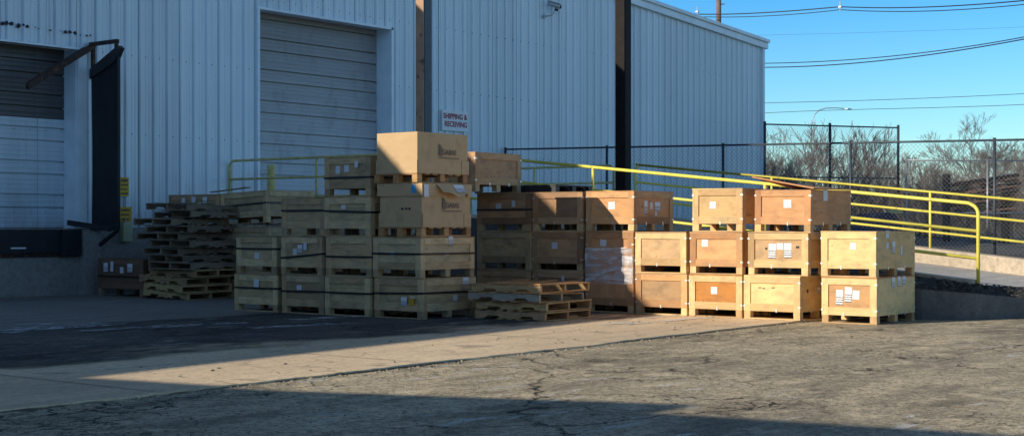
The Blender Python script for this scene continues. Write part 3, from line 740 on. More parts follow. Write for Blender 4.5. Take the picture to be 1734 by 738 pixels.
# row A: four columns, left to right
crate('ground-level strapped crate at the far left end of the left stack', XA + .0, 7.22, .93, 1.12, .0, hA, strap=[(.55, 0)], labels=[('L', .02, .72, .11, .12, 'p')], rot=.8, **oldA)
crate('upper strapped crate at the far left end, beside the tall pallet stack', XA + .03, 7.20, .90, 1.12, TA, hA, strap=[(.6, 0)], labels=[('L', .0, .36, .10, .09, 'p')], rot=-1, **oldA)
crate('ground-level strapped crate second from left in the left stack', XA - .02, 8.21, .86, 1.12, .0, hA, strap=[(.5, .004)], labels=[('L', -.1, .62, .10, .07, 'p')], rot=.4, **oldA)
crate('middle strapped crate second from left with torn papers above its strap', XA + .0, 8.17, .86, 1.12, TA, hA, strap=[(.38, .035)], labels=[('L', -.05, .62, .10, .12, 'b'), ('L', -.17, .52, .08, .09, 'p'), ('L', .1, .7, .07, .1, 'p')], rot=-.6, **oldA)
crate('third-tier strapped crate second from left in the left stack', XA + .05, 8.15, .88, 1.12, 2 * TA, hA, strap=[(.6, 0)], labels=[('R', -.3, 1.0, .12, .02, 'p')], rot=1.0, **oldA)
crate('ground-level strapped crate third from left in the left stack', XA - .01, 9.11, .88, 1.12, .0, hA, strap=[(.5, .0)], rot=-.3, **oldA)
crate('second-tier strapped crate third from left with pale front panel', XA + .0, 9.12, .88, 1.12, TA, hA, strap=[(.38, .0)], rot=.5, group=GRP_A, body='old_frame', frame='old_frame', skid='old_wood', clips=False)
crate('third-tier strapped crate directly left of the lower cardboard box', XA + .02, 9.11, .92, 1.12, 2 * TA, hA, strap=[(.55, -.012)], labels=[('L', -.1, .7, .09, .06, 'p')], rot=-.8, **oldA)
crate('topmost strapped crate of the left stack, against the upper cardboard box', XA + .02, 9.09, .90, 1.12, 3 * TA, hA, strap=[(.36, .0)], labels=[('L', -.22, .62, .09, .11, 'p'), ('L', -.03, .66, .09, .10, 'p'), ('L', .2, .78, .07, .09, 'p')], rot=.4, **oldA)
crate('ground-level strapped crate at the right corner with yellow and white stickers', XA + .03, 10.05, .89, 1.14, .0, hA, strap=[(.55, .01)], labels=[('L', .12, .30, .11, .12, 'b'), ('L', .28, .30, .09, .11, 'o'), ('L', .28, .42, .09, .04, 'p'), ('R', .3, .9, .12, .10, 'b'), ('R', .12, .38, .09, .08, 'p')], rot=.3, **oldA)
crate('second-tier strapped crate beneath the lower cardboard box', XA + .01, 10.04, .89, 1.14, TA, hA, strap=[(.5, .0)], labels=[('R', .05, .92, .09, .12, 'b'), ('R', .0, .5, .08, .05, 'p'), ('L', -.1, .5, .09, .05, 'p')], rot=-.3, group=GRP_A, body='old_frame', frame='old_frame', skid='old_wood', clips=False)

# row C: columns left to right
TC = .595; hC = TC - .11 - .018
brown = dict(body='brown_ply', frame='brown_ply', skid='old_wood')
crate('ground-level brown crate behind the low pallet stack on its left', 0.9, 9.66, 1.05, 1.12, 0, hC, clips=False, **brown)
crate('second-tier brown crate above the low pallet stack on its left', 0.89, 9.67, 1.05, 1.12, TC, hC, clips=False, body='old_wood', frame='old_wood', skid='old_wood', labels=[])
crate('third-tier brown crate with black strap beside the lower cardboard box', 0.9, 9.66, 1.05, 1.12, 2 * TC, hC, clips=False, strap=[(.48, .0)], labels=[('L', -.1, .60, .11, .08, 'p'), ('L', .18, .68, .07, .10, 'p')], **brown)
crate('ground-level brown crate behind the low pallet stack on its right', 0.92, 10.62, 0.93, 1.12, 0, hC, labels=[('L', .12, .8, .05, .08, 'p')], **brown)
crate('second-tier brown crate with one white label over the low pallet stack', 0.93, 10.61, 0.93, 1.12, TC, hC, labels=[('L', -.06, .58, .11, .10, 'p')], **brown)
crate('third-tier brown crate with only its upper right corner in sun', 0.92, 10.62, 0.93, 1.12, 2 * TC, hC, **brown)
crate('double-height plywood crate wrapped with clear shrink film around its middle', 0.94, 11.51, 0.84, 1.10, 0, 2 * TC - .128, body='red_ply', frame='ply', skid='pine', labels=[('L', -.14, .86, .11, .10, 'p')], film=(.42, .95))
crate('half-lit plywood crate resting on the film-wrapped tall crate', 0.94, 11.51, 0.84, 1.10, 2 * TC, hC, body='ply', frame='ply', labels=[('L', .03, .58, .12, .11, 'p'), ('R', -.18, .52, .09, .20, 'b'), ('R', -.04, .58, .08, .10, 'p'), ('R', .12, .55, .15, .14, 'b'), ('R', .08, .33, .06, .06, 'p'), ('R', -.27, .55, .02, .02, 'k')], rot=.6)
crate('ground-level plywood crate crossed by the diagonal shadow edge', 0.95, 12.4, 0.86, 1.10, 0, hC, body='tan_ply', frame='ply', skid='pine', rot=.4)
crate('second-tier plywood crate without paper label right of the film wrap', 0.95, 12.4, 0.86, 1.10, TC, hC, body='tan_ply', frame='pine', rot=-.5)
crate('ground-level crate with deep orange panel in pale frame', 0.97, 13.28, 0.85, 1.10, 0, hC, body='ply2', frame='pine', labels=[('L', -.03, .56, .10, .10, 'p')], rot=-.5)
crate('second-tier plywood crate with white label at its upper left', 0.97, 13.27, 0.83, 1.10, TC, hC, body='ply', frame='ply', skid='pine', labels=[('L', -.22, .70, .10, .10, 'p')], rot=.5)
crate('top pale crate with faded label, left of the open-lidded crate', 0.97, 13.27, 0.79, 1.10, 2 * TC, hC + .01, body='pale_ply', frame='pine', labels=[('L', -.1, .55, .10, .10, 'p')], rot=.8)
crate('ground-level yellowish pale crate with black scrawl between two crate columns', 0.98, 14.15, 0.85, 1.10, 0, hC, body='pale_ply', frame='pale_ply', labels=[('L', -.22, .68, .05, .012, 'k'), ('L', -.15, .66, .04, .014, 'k'), ('L', .02, .69, .05, .012, 'k'), ('R', -.3, .6, .04, .05, 'k'), ('R', .0, .6, .10, .08, 'b')], right_frame=False, rot=-.3)
crate('second-tier plywood crate under the open-lidded crate with barcode papers', 0.98, 14.26, 0.9, 1.10, TC, hC, body='tan_ply', frame='pine', labels=[('L', -.1, .48, .11, .20, 'b'), ('L', .03, .62, .10, .09, 'p'), ('L', .16, .50, .11, .20, 'b'), ('L', -.2, .55, .03, .03, 'k'), ('L', .32, .6, .05, .03, 'k')], rot=.4)
oc = crate('tilted reddish crate with its lid propped open on the highest tier', 0.98, 14.34, 0.86, 1.12, 2 * TC - .005, hC + .0, body='red_ply', frame='red_ply', skid='pine', labels=[('L', .08, .60, .12, .11, 'p'), ('R', -.15, .86, .12, .16, 'p')], rot=-3.0, tilt=(0.9, -.6), lid=False, right_frame=False)
hL = .11 + hC
m = MB(); cz = {(-1, 1): .17, (1, 1): .02, (-1, -1): .012, (1, -1): .006}; nn_ = 6
def LP(a, b, dz):
    u, v = a / nn_, b / nn_; z = cz[-1, -1] * (1 - u) * (1 - v) + cz[1, -1] * u * (1 - v) + cz[-1, 1] * (1 - u) * v + cz[1, 1] * u * v
    return ((u - .5) * 1.13, (v - .5) * .95, hL + z + dz)
for a in range(nn_):
    for b in range(nn_):
        for dz in (0, .018): m.quad([LP(a, b, dz), LP(a + 1, b, dz), LP(a + 1, b + 1, dz), LP(a, b + 1, dz)], uv=[(a * .19, b * .16), (a * .19 + .19, b * .16), (a * .19 + .19, b * .16 + .16), (a * .19, b * .16 + .16)], r=.4)
    for b in (0, nn_): m.quad([LP(a, b, 0), LP(a + 1, b, 0), LP(a + 1, b, .018), LP(a, b, .018)], r=.9); m.quad([LP(b, a, 0), LP(b, a + 1, 0), LP(b, a + 1, .018), LP(b, a, .018)], r=.9)
m.build('open_lid', 'red_ply', oc)
crate('ground-level crate at the right end with barcode papers on front', 1.06, 15.2, 0.78, 1.26, GZ, hC + .02, body='ply', frame='pale_ply', skid='pine', labels=[('L', -.18, .48, .10, .20, 'b'), ('L', -.02, .56, .10, .20, 'b'), ('L', .12, .56, .10, .12, 'p'), ('R', -.08, .88, .10, .14, 'b'), ('R', .07, .90, .10, .14, 'b'), ('R', .2, .92, .12, .12, 'b')], right_frame=False, rot=.2)
crate('pale crate on top at the right end with small papers on side', 1.05, 15.2, 0.78, 1.26, GZ + TC + .02, hC + .01, body='pale_ply', frame='pale_ply', skid='pine', labels=[('L', .08, .62, .09, .09, 'p'), ('R', -.22, .64, .08, .08, 'p'), ('R', -.22, .95, .10, .10, 'p'), ('R', -.06, .58, .09, .16, 'b'), ('R', .14, .5, .06, .12, 'p')], right_frame=False, rot=-.3)

# top crate standing on the third tier between the two rows
cx = -.10
crate('brown crate on top right of the upper cardboard box, metal corner clips', .02, 9.30, .86, 1.12, 3 * TC, hC + .0, body='brown_ply', frame='brown_ply', skid='old_wood', rot=0)
t = empty('plastic_pallet', 'black plastic pallet lying on the third tier beside the brown top crate', 'pallet', (1.72, -9.35, 3 * TC + .003))
m = MB()
for i in range(7): m.box((0, -.5 + i * .166, .11), (1.0, .11, .02))
m.build('top_deck', 'black_plastic', t)
for x in (-.44, 0, .44): MB().box((x, 0, .05), (.10, 1.1, .098)).build('runner', 'black_plastic', t)

# crates behind
for (X, Dn, n, w) in ((.50, 2.98, 2, 1.40), (.48, 4.29, 2, 1.24)):
    for k in range(n):
        crate('hidden lower crate behind the tall pallet stack, %s' % (('floor level, ' if k == 0 else 'second tier, ') + ('nearer the warehouse wall' if Dn < 4 else 'nearer the strapped row')), X, Dn, w, 1.12, k * .64, .49, strap=[(.5, 0)], body='old_wood', frame='old_wood', skid='old_wood', clips=False, group=GRP_B)
b1 = crate('shallow lidless crate with a row of papers on top behind pallet stack', .48, 3.0, 1.42, 1.12, 1.30, .42, strap=[(.1, 0)], labels=[('L', -.2, .80, .10, .09, 'p'), ('L', .0, .82, .12, .10, 'p'), ('L', .22, .76, .12, .14, 'b'), ('L', -.06, .55, .1, .1, 'b'), ('L', .1, .55, .1, .1, 'p')], body='old_wood', frame='brown_ply', skid='old_wood', clips=False, group=GRP_B)
crate('tilted pale crate with a long strap behind the pallet stack', .45, 4.31, 1.24, 1.12, 1.31, .44, strap=[(.52, .01)], body='old_frame', frame='old_frame', skid='old_wood', clips=False, group=GRP_B, rot=-2, tilt=(-2.2, 0))
crate('dark small crate with four papers near the dock pier', -.52, 2.12, 1.3, .9, .0, .52, sh=.15, labels=[('L', -.32, .72, .13, .17, 'b'), ('L', -.18, .76, .09, .18, 'p'), ('L', .02, .64, .10, .11, 'p'), ('L', .22, .72, .15, .16, 'b')], strap=[(.42, 0)], body='dark_ply', frame='dark_ply', skid='pallet_grey', clips=False, group=None)

# ------------------------------------------------------------------ cardboard boxes on pallets
def block_pallet(label, X, Dn, w, l, z, mat, group):
    t = empty('wooden_pallet', label, 'pallet', (X + l / 2, -Dn + w / 2, z), group=group)
    m = MB()
    for i in range(7): m.box((-l / 2 + .05 + (l - .1) * i / 6, 0, .12), (.10, w, .016), None, .002)
    m.build('top_deck', mat, t)
    m = MB()
    for i in range(3): m.box((0, (w / 2 - .05) * (i - 1), .010), (l, .09, .016), None, .002)
    m.build('bottom_deck', mat, t)
    for i in range(3):
        for j_ in range(3): MB().box(((l / 2 - .05) * (i - 1), (w / 2 - .05) * (j_ - 1), .065), (.095, .095, .092), None, .002).build('block', mat, t)
def carton(label, X, Dn, w, l, z, h, tray, cap, rot):
    t = empty('cardboard_box', label, 'cardboard box', (X + l / 2, -Dn + w / 2, z), (0, 0, rad(rot)), group='printed cardboard boxes on the left stack')
    m = MB(); nx, nz = 8, 5
    def bulge(a): return .012 * math.sin(math.pi * a)
    def side(A, B, nv):
        for i in range(nx):
            for k in range(nz):
                def P(i, k):
                    f, g_ = i / nx, k / nz; b_ = bulge(f) * math.sin(math.pi * g_) + .004 * math.sin(7 * f + 5 * g_) * math.sin(math.pi * f)
                    return (A[0] + (B[0] - A[0]) * f + nv[0] * b_, A[1] + (B[1] - A[1]) * f + nv[1] * b_, h * g_)
                m.quad([P(i, k), P(i + 1, k), P(i + 1, k + 1), P(i, k + 1)], r=.5)
    c = [(-l / 2, w / 2), (-l / 2, -w / 2), (l / 2, -w / 2), (l / 2, w / 2)]
    side(c[0], c[1], (-1, 0)); side(c[1], c[2], (0, -1)); side(c[2], c[3], (1, 0)); side(c[3], c[0], (0, 1))
    m.quad([(-l / 2, -w / 2, h), (l / 2, -w / 2, h), (l / 2, w / 2, h), (-l / 2, w / 2, h)])
    m.build('carton_body', 'card', t)
    m = MB(); e = .014
    xs = l / 2 - .16
    m.box((-.08 + .0, -w / 2 - e, tray / 2), (l - .16, .006, tray), None, .002); m.box((xs + .085, -w / 2 - e - .003, tray / 2 + .002), (.155, .006, tray - .004), None, .002); m.box((-l / 2 - e, 0, tray / 2), (.006, w + .02, tray), None, .003)
    m.build('base_tray', 'card', t)
    f = -w / 2 - .022
    lx, lz, s_ = .13 * l - .12, tray + .055, 1.0
    m = MB(); m.quad([(lx - .12, f, lz), (lx - .045, f, lz), (lx - .06, f, lz + .05), (lx - .04, f, lz + .09), (lx - .075, f, lz + .14), (lx - .12, f, lz + .17)]); m.build('logo_mark', 'logo_ink', t)
    text('GABAE', .10, (lx - .05, f, lz + .02), (rad(90), 0, 0), 'logo_ink', t, 'lettering', 'LEFT', .001, .95)
    m = MB(); m.quad([(lx - .12, f, lz - .03), (lx + .30, f, lz - .03), (lx + .30, f, lz - .018), (lx - .12, f, lz - .018)]); m.build('logo_underline', 'logo_ink', t)
    if cap:
        m = MB(); ch = .17; e = .024
        m.box((-l / 2 - e, 0, h - ch / 2 + .012), (.006, w + .06, ch), None, .004); m.box((-l / 2 + .16, -w / 2 - e, h - ch / 2 + .012), (.34, .006, ch), None, .003); m.box((l / 2 - .04, -w / 2 - e, h - ch / 2 + .012), (.10, .006, ch), None, .003); m.box((0, 0, h + .012), (l + .06, w + .06, .008))
        m.build('top_cap', 'card', t)
        m = MB(); pts = []
        for i in range(9):
            fx = i / 8; x = -l / 2 + .27 + (l - .36) * fx; pts.append((x, -w / 2 - e - .004, h + .012, x + .05 * (1 - fx), -w / 2 - e - .10 - .03 * math.sin(fx * 5), h - .11 - .04 * math.sin(fx * 3.0) + .02 * math.sin(fx * 9)))
        for p, q_ in zip(pts, pts[1:]): m.quad([p[3:], q_[3:], q_[:3], p[:3]], r=.5)
        fl = m.build('torn_flap', 'card', t)
        for (a0, wd) in ((4, .10), (5.3, .13)):
            i = int(a0); p, q_ = Vector(pts[i][:3]), Vector(pts[i][3:]); m = MB(); sd = Vector((wd, 0, 0)); o = Vector((0, -.006, .003))
            m.quad([p * .35 + q_ * .65 + o - Vector((0, .004, 0)), p * .35 + q_ * .65 + sd + o - Vector((0, .004, 0)), p * .95 + q_ * .05 + sd + o, p * .95 + q_ * .05 + o], uv=[(0, 0), (1, 0), (1, 1), (0, 1)]); m.build('paper_label', 'paper_print', t)
        put_label(t, 'R', -.42, h - .085, .10, .17, 'p', l + .06, w + .06, False, 0)
        m = MB(); zc = h - .06; yc = -.26
        m.quad([(-l / 2 - .03, yc + .055 * math.cos(a), zc + .07 * math.sin(a)) for a in [i * math.pi / 3 for i in range(6)]]); m.build('sticker', 'blue_sticker', t)
        for dy in (-.16, -.10, -.03): put_label(t, 'L', -dy / w + .02, tray + .06, .035, .03, 'k', l + .03, w, False, 0)
    return t
ZB = 2 * TA
block_pallet('wooden pallet between the lower cardboard box and the strapped crates', -2.05, 10.06, .80, 1.05, ZB, 'pallet_orange', 'pallets under the cardboard boxes')
carton('torn-capped cardboard box with blue sticker below the upper box', -2.04, 10.05, .76, 1.03, ZB + .13, .58, .19, True, .5)
block_pallet('wooden pallet between the two cardboard boxes', -2.09, 10.02, .80, 1.06, ZB + .13 + .60, 'pallet_orange', 'pallets under the cardboard boxes')
carton('clean cardboard box at the very top of the left stack, partly sunlit', -2.08, 10.02, .75, 1.05, ZB + .26 + .60, .56, .19, False, -.5)

# ------------------------------------------------------------------ pallets
def pallet(label, c, z, rot, tilt, mat, group, L=1.2, W=1.04, wane=0.0, decks='full', smat=None, low_notch=False):
    """stringers run along local x"""
    t = empty('wooden_pallet', label, 'pallet', (c[0], c[1], z), (rad(tilt[0]), rad(tilt[1]), rad(rot)), group)
    sh, bt = .088, .017
    for y in (-1, 0, 1):
        y0 = y * (W / 2 - .022) ; zb0 = bt
        nd = R.choice((.012, .024, .034)) if low_notch else .036
        poly = [(-L / 2, zb0), (-.42, zb0), (-.38, zb0 + nd), (-.20, zb0 + nd), (-.16, zb0), (.16, zb0), (.20, zb0 + nd), (.38, zb0 + nd), (.42, zb0), (L / 2, zb0), (L / 2, zb0 + sh), (-L / 2, zb0 + sh)]
        poly = [(a * (1 + R.uniform(-.004, .004)), b + R.uniform(-.003, .003)) for a, b in poly]
        MB().prism(poly, 1, y0 - .02, y0 + .02).build('stringer', smat or mat, t)
    m = MB(); n = 7
    for i in range(n):
        x = -L / 2 + .05 + (L - .1) * i / (n - 1)
        m.box((x, R.uniform(-.01, .01), bt + sh + .009), (.115 if i in (0, n - 1) else .09, W + R.uniform(-.02, .02), .016), Matrix.Rotation(R.uniform(-.02, .02), 3, 'Z') @ Matrix.Rotation(R.uniform(-.012, .012) * (3 if decks == 'broken' else 1), 3, 'X'), .004)
    m.build('top_deck', mat, t)
    m = MB()
    for i in range(5):
        x = (-L / 2 + .05, -.29 * L / 2 * .4 - .1, 0, .29 * L / 2 * .4 + .1, L / 2 - .05)[i]
        m.box((x, 0, .009), (.10, W, .014), Matrix.Rotation(R.uniform(-.015, .015), 3, 'Z'), .003)
    m.build('bottom_deck', mat, t)
    return t
G1 = 'pallets in the tall leaning stack'
words = ['bottom', 'second from bottom', 'third from bottom', 'fourth from bottom', 'fifth from bottom', 'sixth from bottom', 'sixth from top', 'fifth from top', 'fourth from top', 'third from top', 'second from top', 'topmost']
words.insert(6, 'middle')
z = .004
px_off = [(.02, .05), (-.02, .02), (.0, .10), (.05, -.05), (.02, -.08), (.06, -.02), (.03, -.10), (-.02, .12), (.0, -.04), (-.08, .10), (.08, -.12), (-.03, -.1)]
px_off.insert(6, (.04, .06))
for i in range(13):
    dx, dy = px_off[i]; low = i < 4
    rot = (90 if low else 0) + R.uniform(-8, 8); tl = (R.uniform(-.6, .6), R.uniform(-.6, .6))
    if i in (0, 1, 2): tl = (-.3, -2.5)
    if i == 12: rot = 4; tl = (1.2, 1.0)
    pallet('%s pallet of the tall leaning stack, %s' % (words[i], ('tan notched stringers facing the yard' if low else 'grey weathered wood with open slat ends')), (-.10 + dx * 1.4, -2.88 + dy * 1.3, 0), z + (.026 if i < 3 else .015), rot, tl, 'pallet_tan' if low else 'pallet_grey', G1, decks='full' if i < 12 else 'broken', low_notch=not low)
    z += .1265
m = MB(); m.box((0, 0, 0), (.09, 1.0, .016), Matrix.Rotation(rad(-4), 3, 'X')); o = m.build('loose_board', 'pallet_grey'); o.location = (.55, -3.2, 1.92); tag(o, 'thin loose board lying across the papers crate behind the pallets', 'board')
G2 = 'pallets in the low stack on the apron'
pallet('bottom pallet of the low stack in front, plain dark side board', (-.80, -11.0), .004, 90, (0, 0), 'pallet_tan', G2, W=1.06, smat='brown_ply')
pallet('yellowish notched pallet second from bottom of the low front stack', (-.78, -11.0), .128, 90.5, (0, .3), 'pallet_tan', G2, W=1.06)
pallet('whitewashed pallet with sagging boards third in the low front stack', (-.90, -10.96), .252, 91, (.2, -.3), 'pallet_tan', G2, W=1.06, decks='broken', smat='pallet_white')
pallet('topmost splintered pallet of the low front stack with broken slats', (-.84, -11.0), .376, 88, (-.5, .3), 'pallet_orange', G2, W=1.08, decks='broken', smat='pallet_tan')

# ------------------------------------------------------------------ things beyond the fence
t = empty('scrap_rack', 'rusty stack of slatted racks leaning on a dark frame behind the fence', 'scrap stack', at(1655, 335, 46.0)); t.location.z = .75
qd = Vector((SN, -CS, 0)); qx = qd.to_track_quat('X', 'Z').to_matrix()
tl = qx @ Matrix.Rotation(rad(-7), 3, 'Y')
for i in range(9):
    m = MB(); c_ = qd * (.20 + .03 * i + R.uniform(-.06, .06)) + Vector((0, 0, 1.02 + i * .115))
    for k in range(5): m.box(c_ + tl @ Vector((0, -.5 + k * .25, 0)), (1.7 - .03 * i, .17, .035), tl, .02)
    for k in (-.75, -.1, .7): m.box(c_ + tl @ Vector((k, 0, -.055)), (.09, 1.1, .06), tl, .01)
    m.build('rack_layer', 'rust' if i % 3 else 'rack_wood', t)
m = MB(); m.box(qd * -.98 + Vector((0, 0, 1.1)), (.12, .5, 2.2), qx, .02); m.box(qd * -.6 + Vector((0, 0, 1.62)), (.9, .1, .14), qx @ Matrix.Rotation(rad(-10), 3, 'Y'), .02); m.box(qd * -.6 + Vector((0, 0, 1.2)), (.9, .1, .1), qx, .02); m.box(qd * .9 + Vector((0, 0, .9)), (.12, .5, 1.8), qx, .02)
m.box(qd * .2 + Vector((0, 0, 2.0)), (2.0, .9, .10), qx @ Matrix.Rotation(rad(-9), 3, 'Y'), .03)
m.build('support_frame', 'dark_rust', t)
t = empty('tarp_bundle', 'dark blue tarpaulin covered bundle low behind the fence', 'tarp bundle', at(1478, 400, 42.0)); t.location.z = .72
m = MB()
n = 10
def TP(i, j):
    u, v = i / n * 2 - 1, j / n * 2 - 1; hgt = .92 * (1 - max(abs(u), abs(v)) ** 6) + .06 * math.sin(5 * u + 3 * v)
    return qd * (u * .85) + Vector((CS, SN, 0)) * (v * .7) + Vector((0, 0, max(0, hgt)))
for i in range(n):
    for j in range(n): m.quad([TP(i, j), TP(i + 1, j), TP(i + 1, j + 1), TP(i, j + 1)])
m.build('tarp_cover', 'tarp', t, True)
MB().box(qd * .45 + Vector((0, -.2, .99)), (.35, .35, .14), qx, .02).build('yellow_lid', 'yellow_dull', t)

def wire(label, pts, Y0, Y1, r):
    n = 40; P = []
    xs = [p[0] for p in pts]
    def f(x):                                            # smooth sag through the surveyed points
        s_ = 0
        for i, (xi, yi) in enumerate(pts):
            w_ = 1
            for j, (xj, _) in enumerate(pts):
                if i != j: w_ *= (x - xj) / (xi - xj)
            s_ += yi * w_
        return s_
    for i in range(n + 1):
        x = xs[0] + (xs[-1] - xs[0]) * i / n; P.append(at(x, f(x), Y0 + (Y1 - Y0) * i / n))
    d_ = (P[-1] - P[-4]).normalized()
    if xs[-1] > 1700: P += [P[-1] + d_ * k + Vector((0, 0, .0016 * k * k)) for k in (4, 9, 15, 22, 30)]
    d_ = (P[0] - P[3]).normalized()
    if xs[0] < 1300: P = [P[0] + d_ * k + Vector((0, 0, .0012 * k * k)) for k in (30, 20, 12, 5)] + P
    tag(MB().tube(P, r, 5).build('utility_wire', 'wire', None, True), label, 'wire', 'overhead utility wires')
wire('thick upper overhead cable from pole to its spacer', [(1100, 20), (1250, 24), (1340, 19), (1423, 12)], 84, 76, .03)
wire('thick upper overhead cable running right from the spacer', [(1423, 12), (1530, 13.5), (1640, 9), (1790, -4)], 76, 60, .028)
wire('second overhead cable just below the thick one on the left', [(1100, 24), (1260, 29), (1340, 25), (1423, 17)], 84, 76, .022)
wire('second overhead cable just below the thick one on the right', [(1423, 17), (1530, 20), (1640, 16), (1790, 2)], 76, 60, .022)
wire('upper of the paired wires sloping across mid sky', [(1200, 107), (1400, 104), (1560, 90), (1790, 52)], 80, 58, .022)
wire('lower of the paired wires sloping across mid sky', [(1200, 112), (1380, 112), (1560, 95), (1790, 56)], 80, 58, .026)
wire('thin nearly level wire below the paired ones', [(1200, 176), (1500, 169), (1790, 156)], 80, 70, .014)
wire('lowest thin wire just above the tall gate', [(1200, 198), (1440, 186), (1600, 182), (1790, 174)], 80, 70, .014)
wire('faint hair-thin wire between the thick and paired cables', [(1200, 62), (1450, 56), (1790, 44)], 120, 100, .008)
t = empty('cable_spacer', 'white insulator spacer in the thick cable right of the pole', 'insulator', at(1423, 13, 76)); MB().tube([(0, 0, -.2), (0, 0, .3)], .035, 8).build('insulator_body', 'camera_white', t); MB().box((0, 0, .02), (.16, .16, .08)).build('clamp', 'galv', t)
t = empty('cable_spacer', 'white insulator spacer in the thick cable above the roof edge', 'insulator', at(1181, 21, 81)); MB().tube([(0, 0, -.2), (0, 0, .3)], .035, 8).build('insulator_body', 'camera_white', t); MB().box((0, 0, .02), (.16, .16, .08)).build('clamp', 'galv', t)
p = at(1217, 45, 82); t = empty('utility_pole', 'brown wooden utility pole rising behind the annex roof', 'utility pole', (p.x, p.y, .6))
MB().tube([(0, 0, 0), (0, 0, 18)], .17, 12, .13).build('pole', 'pole_wood', t, True); MB().tube([(0, 0, 13.25), (.18 * SN * 2, -.18 * CS * 2, 13.3)], .03).build('bracket', 'galv', t)
p = at(1373, 330, 100); t = empty('street_lamp', 'thin curved street lamp arm above the bare trees', 'street lamp', (p.x, p.y, .8))
base = Vector((p.x, p.y, .8)); pts = [Vector((0, 0, 0))] + [at(a_, b_, 100) - base for a_, b_ in ((1374, 214), (1376, 203), (1380, 194), (1387, 187), (1398, 183.5), (1415, 183), (1436, 184.5))]
MB().tube(pts, .038, 6, .028).build('lamp_arm', 'galv', t, True); MB().box(pts[-1] + Vector((0, 0, -.02)), (.6, .25, .09)).build('lamp_head', 'galv', t)

# ------------------------------------------------------------------ bare winter trees
def grow(tr, tw, p, d, l, r, lv, spread, up, thin):
    n = 3; pts = [p]; q = p.copy(); dd = d.copy()
    for i in range(n):
        dd = (dd + Vector((R.uniform(-.18, .18), R.uniform(-.18, .18), R.uniform(-.1, .16) * up))).normalized(); q = q + dd * (l / n); pts.append(q.copy())
    (tr if lv >= 3 else tw).tube(pts, max(r, thin), 4 if lv >= 2 else 3, max(r * .6, thin * .8), caps=False)
    if lv == 0: return
    k = R.choice((2, 3, 3)) if lv > 1 else R.choice((3, 4))
    for i in range(k):
        f = R.uniform(.45, 1.0) if i else 1.0
        o = pts[0].lerp(pts[-1], f) if f < 1 else pts[-1]
        if f < 1: o = pts[min(n, int(f * n))].lerp(pts[min(n, int(f * n) + 1)], f * n - int(f * n))
        ax = Vector((R.uniform(-1, 1), R.uniform(-1, 1), R.uniform(-.3, .7)))
        nd = (dd + ax * spread).normalized()
        grow(tr, tw, o, nd, l * R.uniform(.62, .82), r * .62, lv - 1, spread, up, thin)
GT = 'bare winter trees beyond the fences'
def tree(label, px, ytop, Y, stems, lv, spread=.75, r=.07, cat='tree', mats=('bark', 'twig'), thin=.012, zbase=.9, name='bare_tree', lean=.2, wide=1.0):
    b = at(px, 385, Y); b.z = zbase; top = at(px, ytop, Y).z; hgt = top - zbase
    t = empty(name, label, cat, b, group=GT); tr, tw = MB(), MB()
    l0 = hgt / (1 + sum(.66 ** i for i in range(1, lv + 1))) * 1.12
    for s_ in range(stems):
        d = Vector((R.uniform(-lean, lean), R.uniform(-lean, lean), 1)).normalized()
        grow(tr, tw, Vector((R.uniform(-.3, .3), R.uniform(-.3, .3), 0)) * (stems > 1), d, l0 * R.uniform(.85, 1.05), r, lv, spread, 1.0, thin)
    mz = sorted(v[2] for q_ in (tr, tw) for v in q_.v); k_ = hgt / mz[int(len(mz) * .997)]
    for q_ in (tr, tw): q_.v = [(v[0] * (.4 + .6 * k_) * wide, v[1] * (.4 + .6 * k_) * wide, v[2] * k_) for v in q_.v]
    if tr.v: tr.build('trunk', mats[0], t)
    tw.build('crown', mats[1], t)
tree('tall grey bare tree with rounded crown at the right against the sky', 1662, 194, 88, 3, 7, .55, .08, thin=.0075, lean=.2, wide=1.25)
tree('spreading bare tree behind the tall gate at its left post', 1335, 212, 60, 3, 5, .6, .06, thin=.009)
tree('dense bare tree behind the middle of the tall gate', 1375, 207, 66, 3, 5, .6, .07, thin=.010)
tree('dark leaning bare sapling between the gate posts', 1428, 212, 56, 2, 5, .5, .05, mats=('bark', 'twig_dark'), thin=.008, lean=.35)
tree('brown bare tree behind the right half of tall gate', 1465, 238, 70, 3, 5, .6, .06, thin=.010)
tree('bare tree just right of the tall gate', 1528, 244, 75, 3, 5, .62, .06, thin=.010)
tree('low twiggy bare tree left of the tall grey tree', 1590, 262, 80, 3, 5, .7, .06, thin=.011)
tree('low twiggy bare tree at the right picture edge', 1722, 256, 78, 3, 5, .7, .06, thin=.011)
tree('bare thicket tree beside the annex corner', 1310, 250, 58, 3, 5, .6, .05, thin=.009)
tree('reddish bare bush just right of centre behind the back fence', 1560, 272, 58, 6, 4, .8, .04, 'bush', thin=.008, lean=.5, name='bare_bush')
tree('tangled bare bush behind the tall gate foot', 1440, 268, 55, 7, 4, .8, .035, 'bush', thin=.007, lean=.5, name='bare_bush')
tree('tangled bare bush under the annex corner trees', 1345, 262, 55, 7, 4, .8, .035, 'bush', thin=.007, lean=.5, name='bare_bush')
tree('bare bush in front of the scrap stack trees', 1635, 278, 62, 7, 4, .8, .04, 'bush', thin=.008, lean=.5, name='bare_bush')
tree('bare bush beside the far right fence post', 1705, 276, 60, 7, 4, .8, .04, 'bush', thin=.008, lean=.5, name='bare_bush')
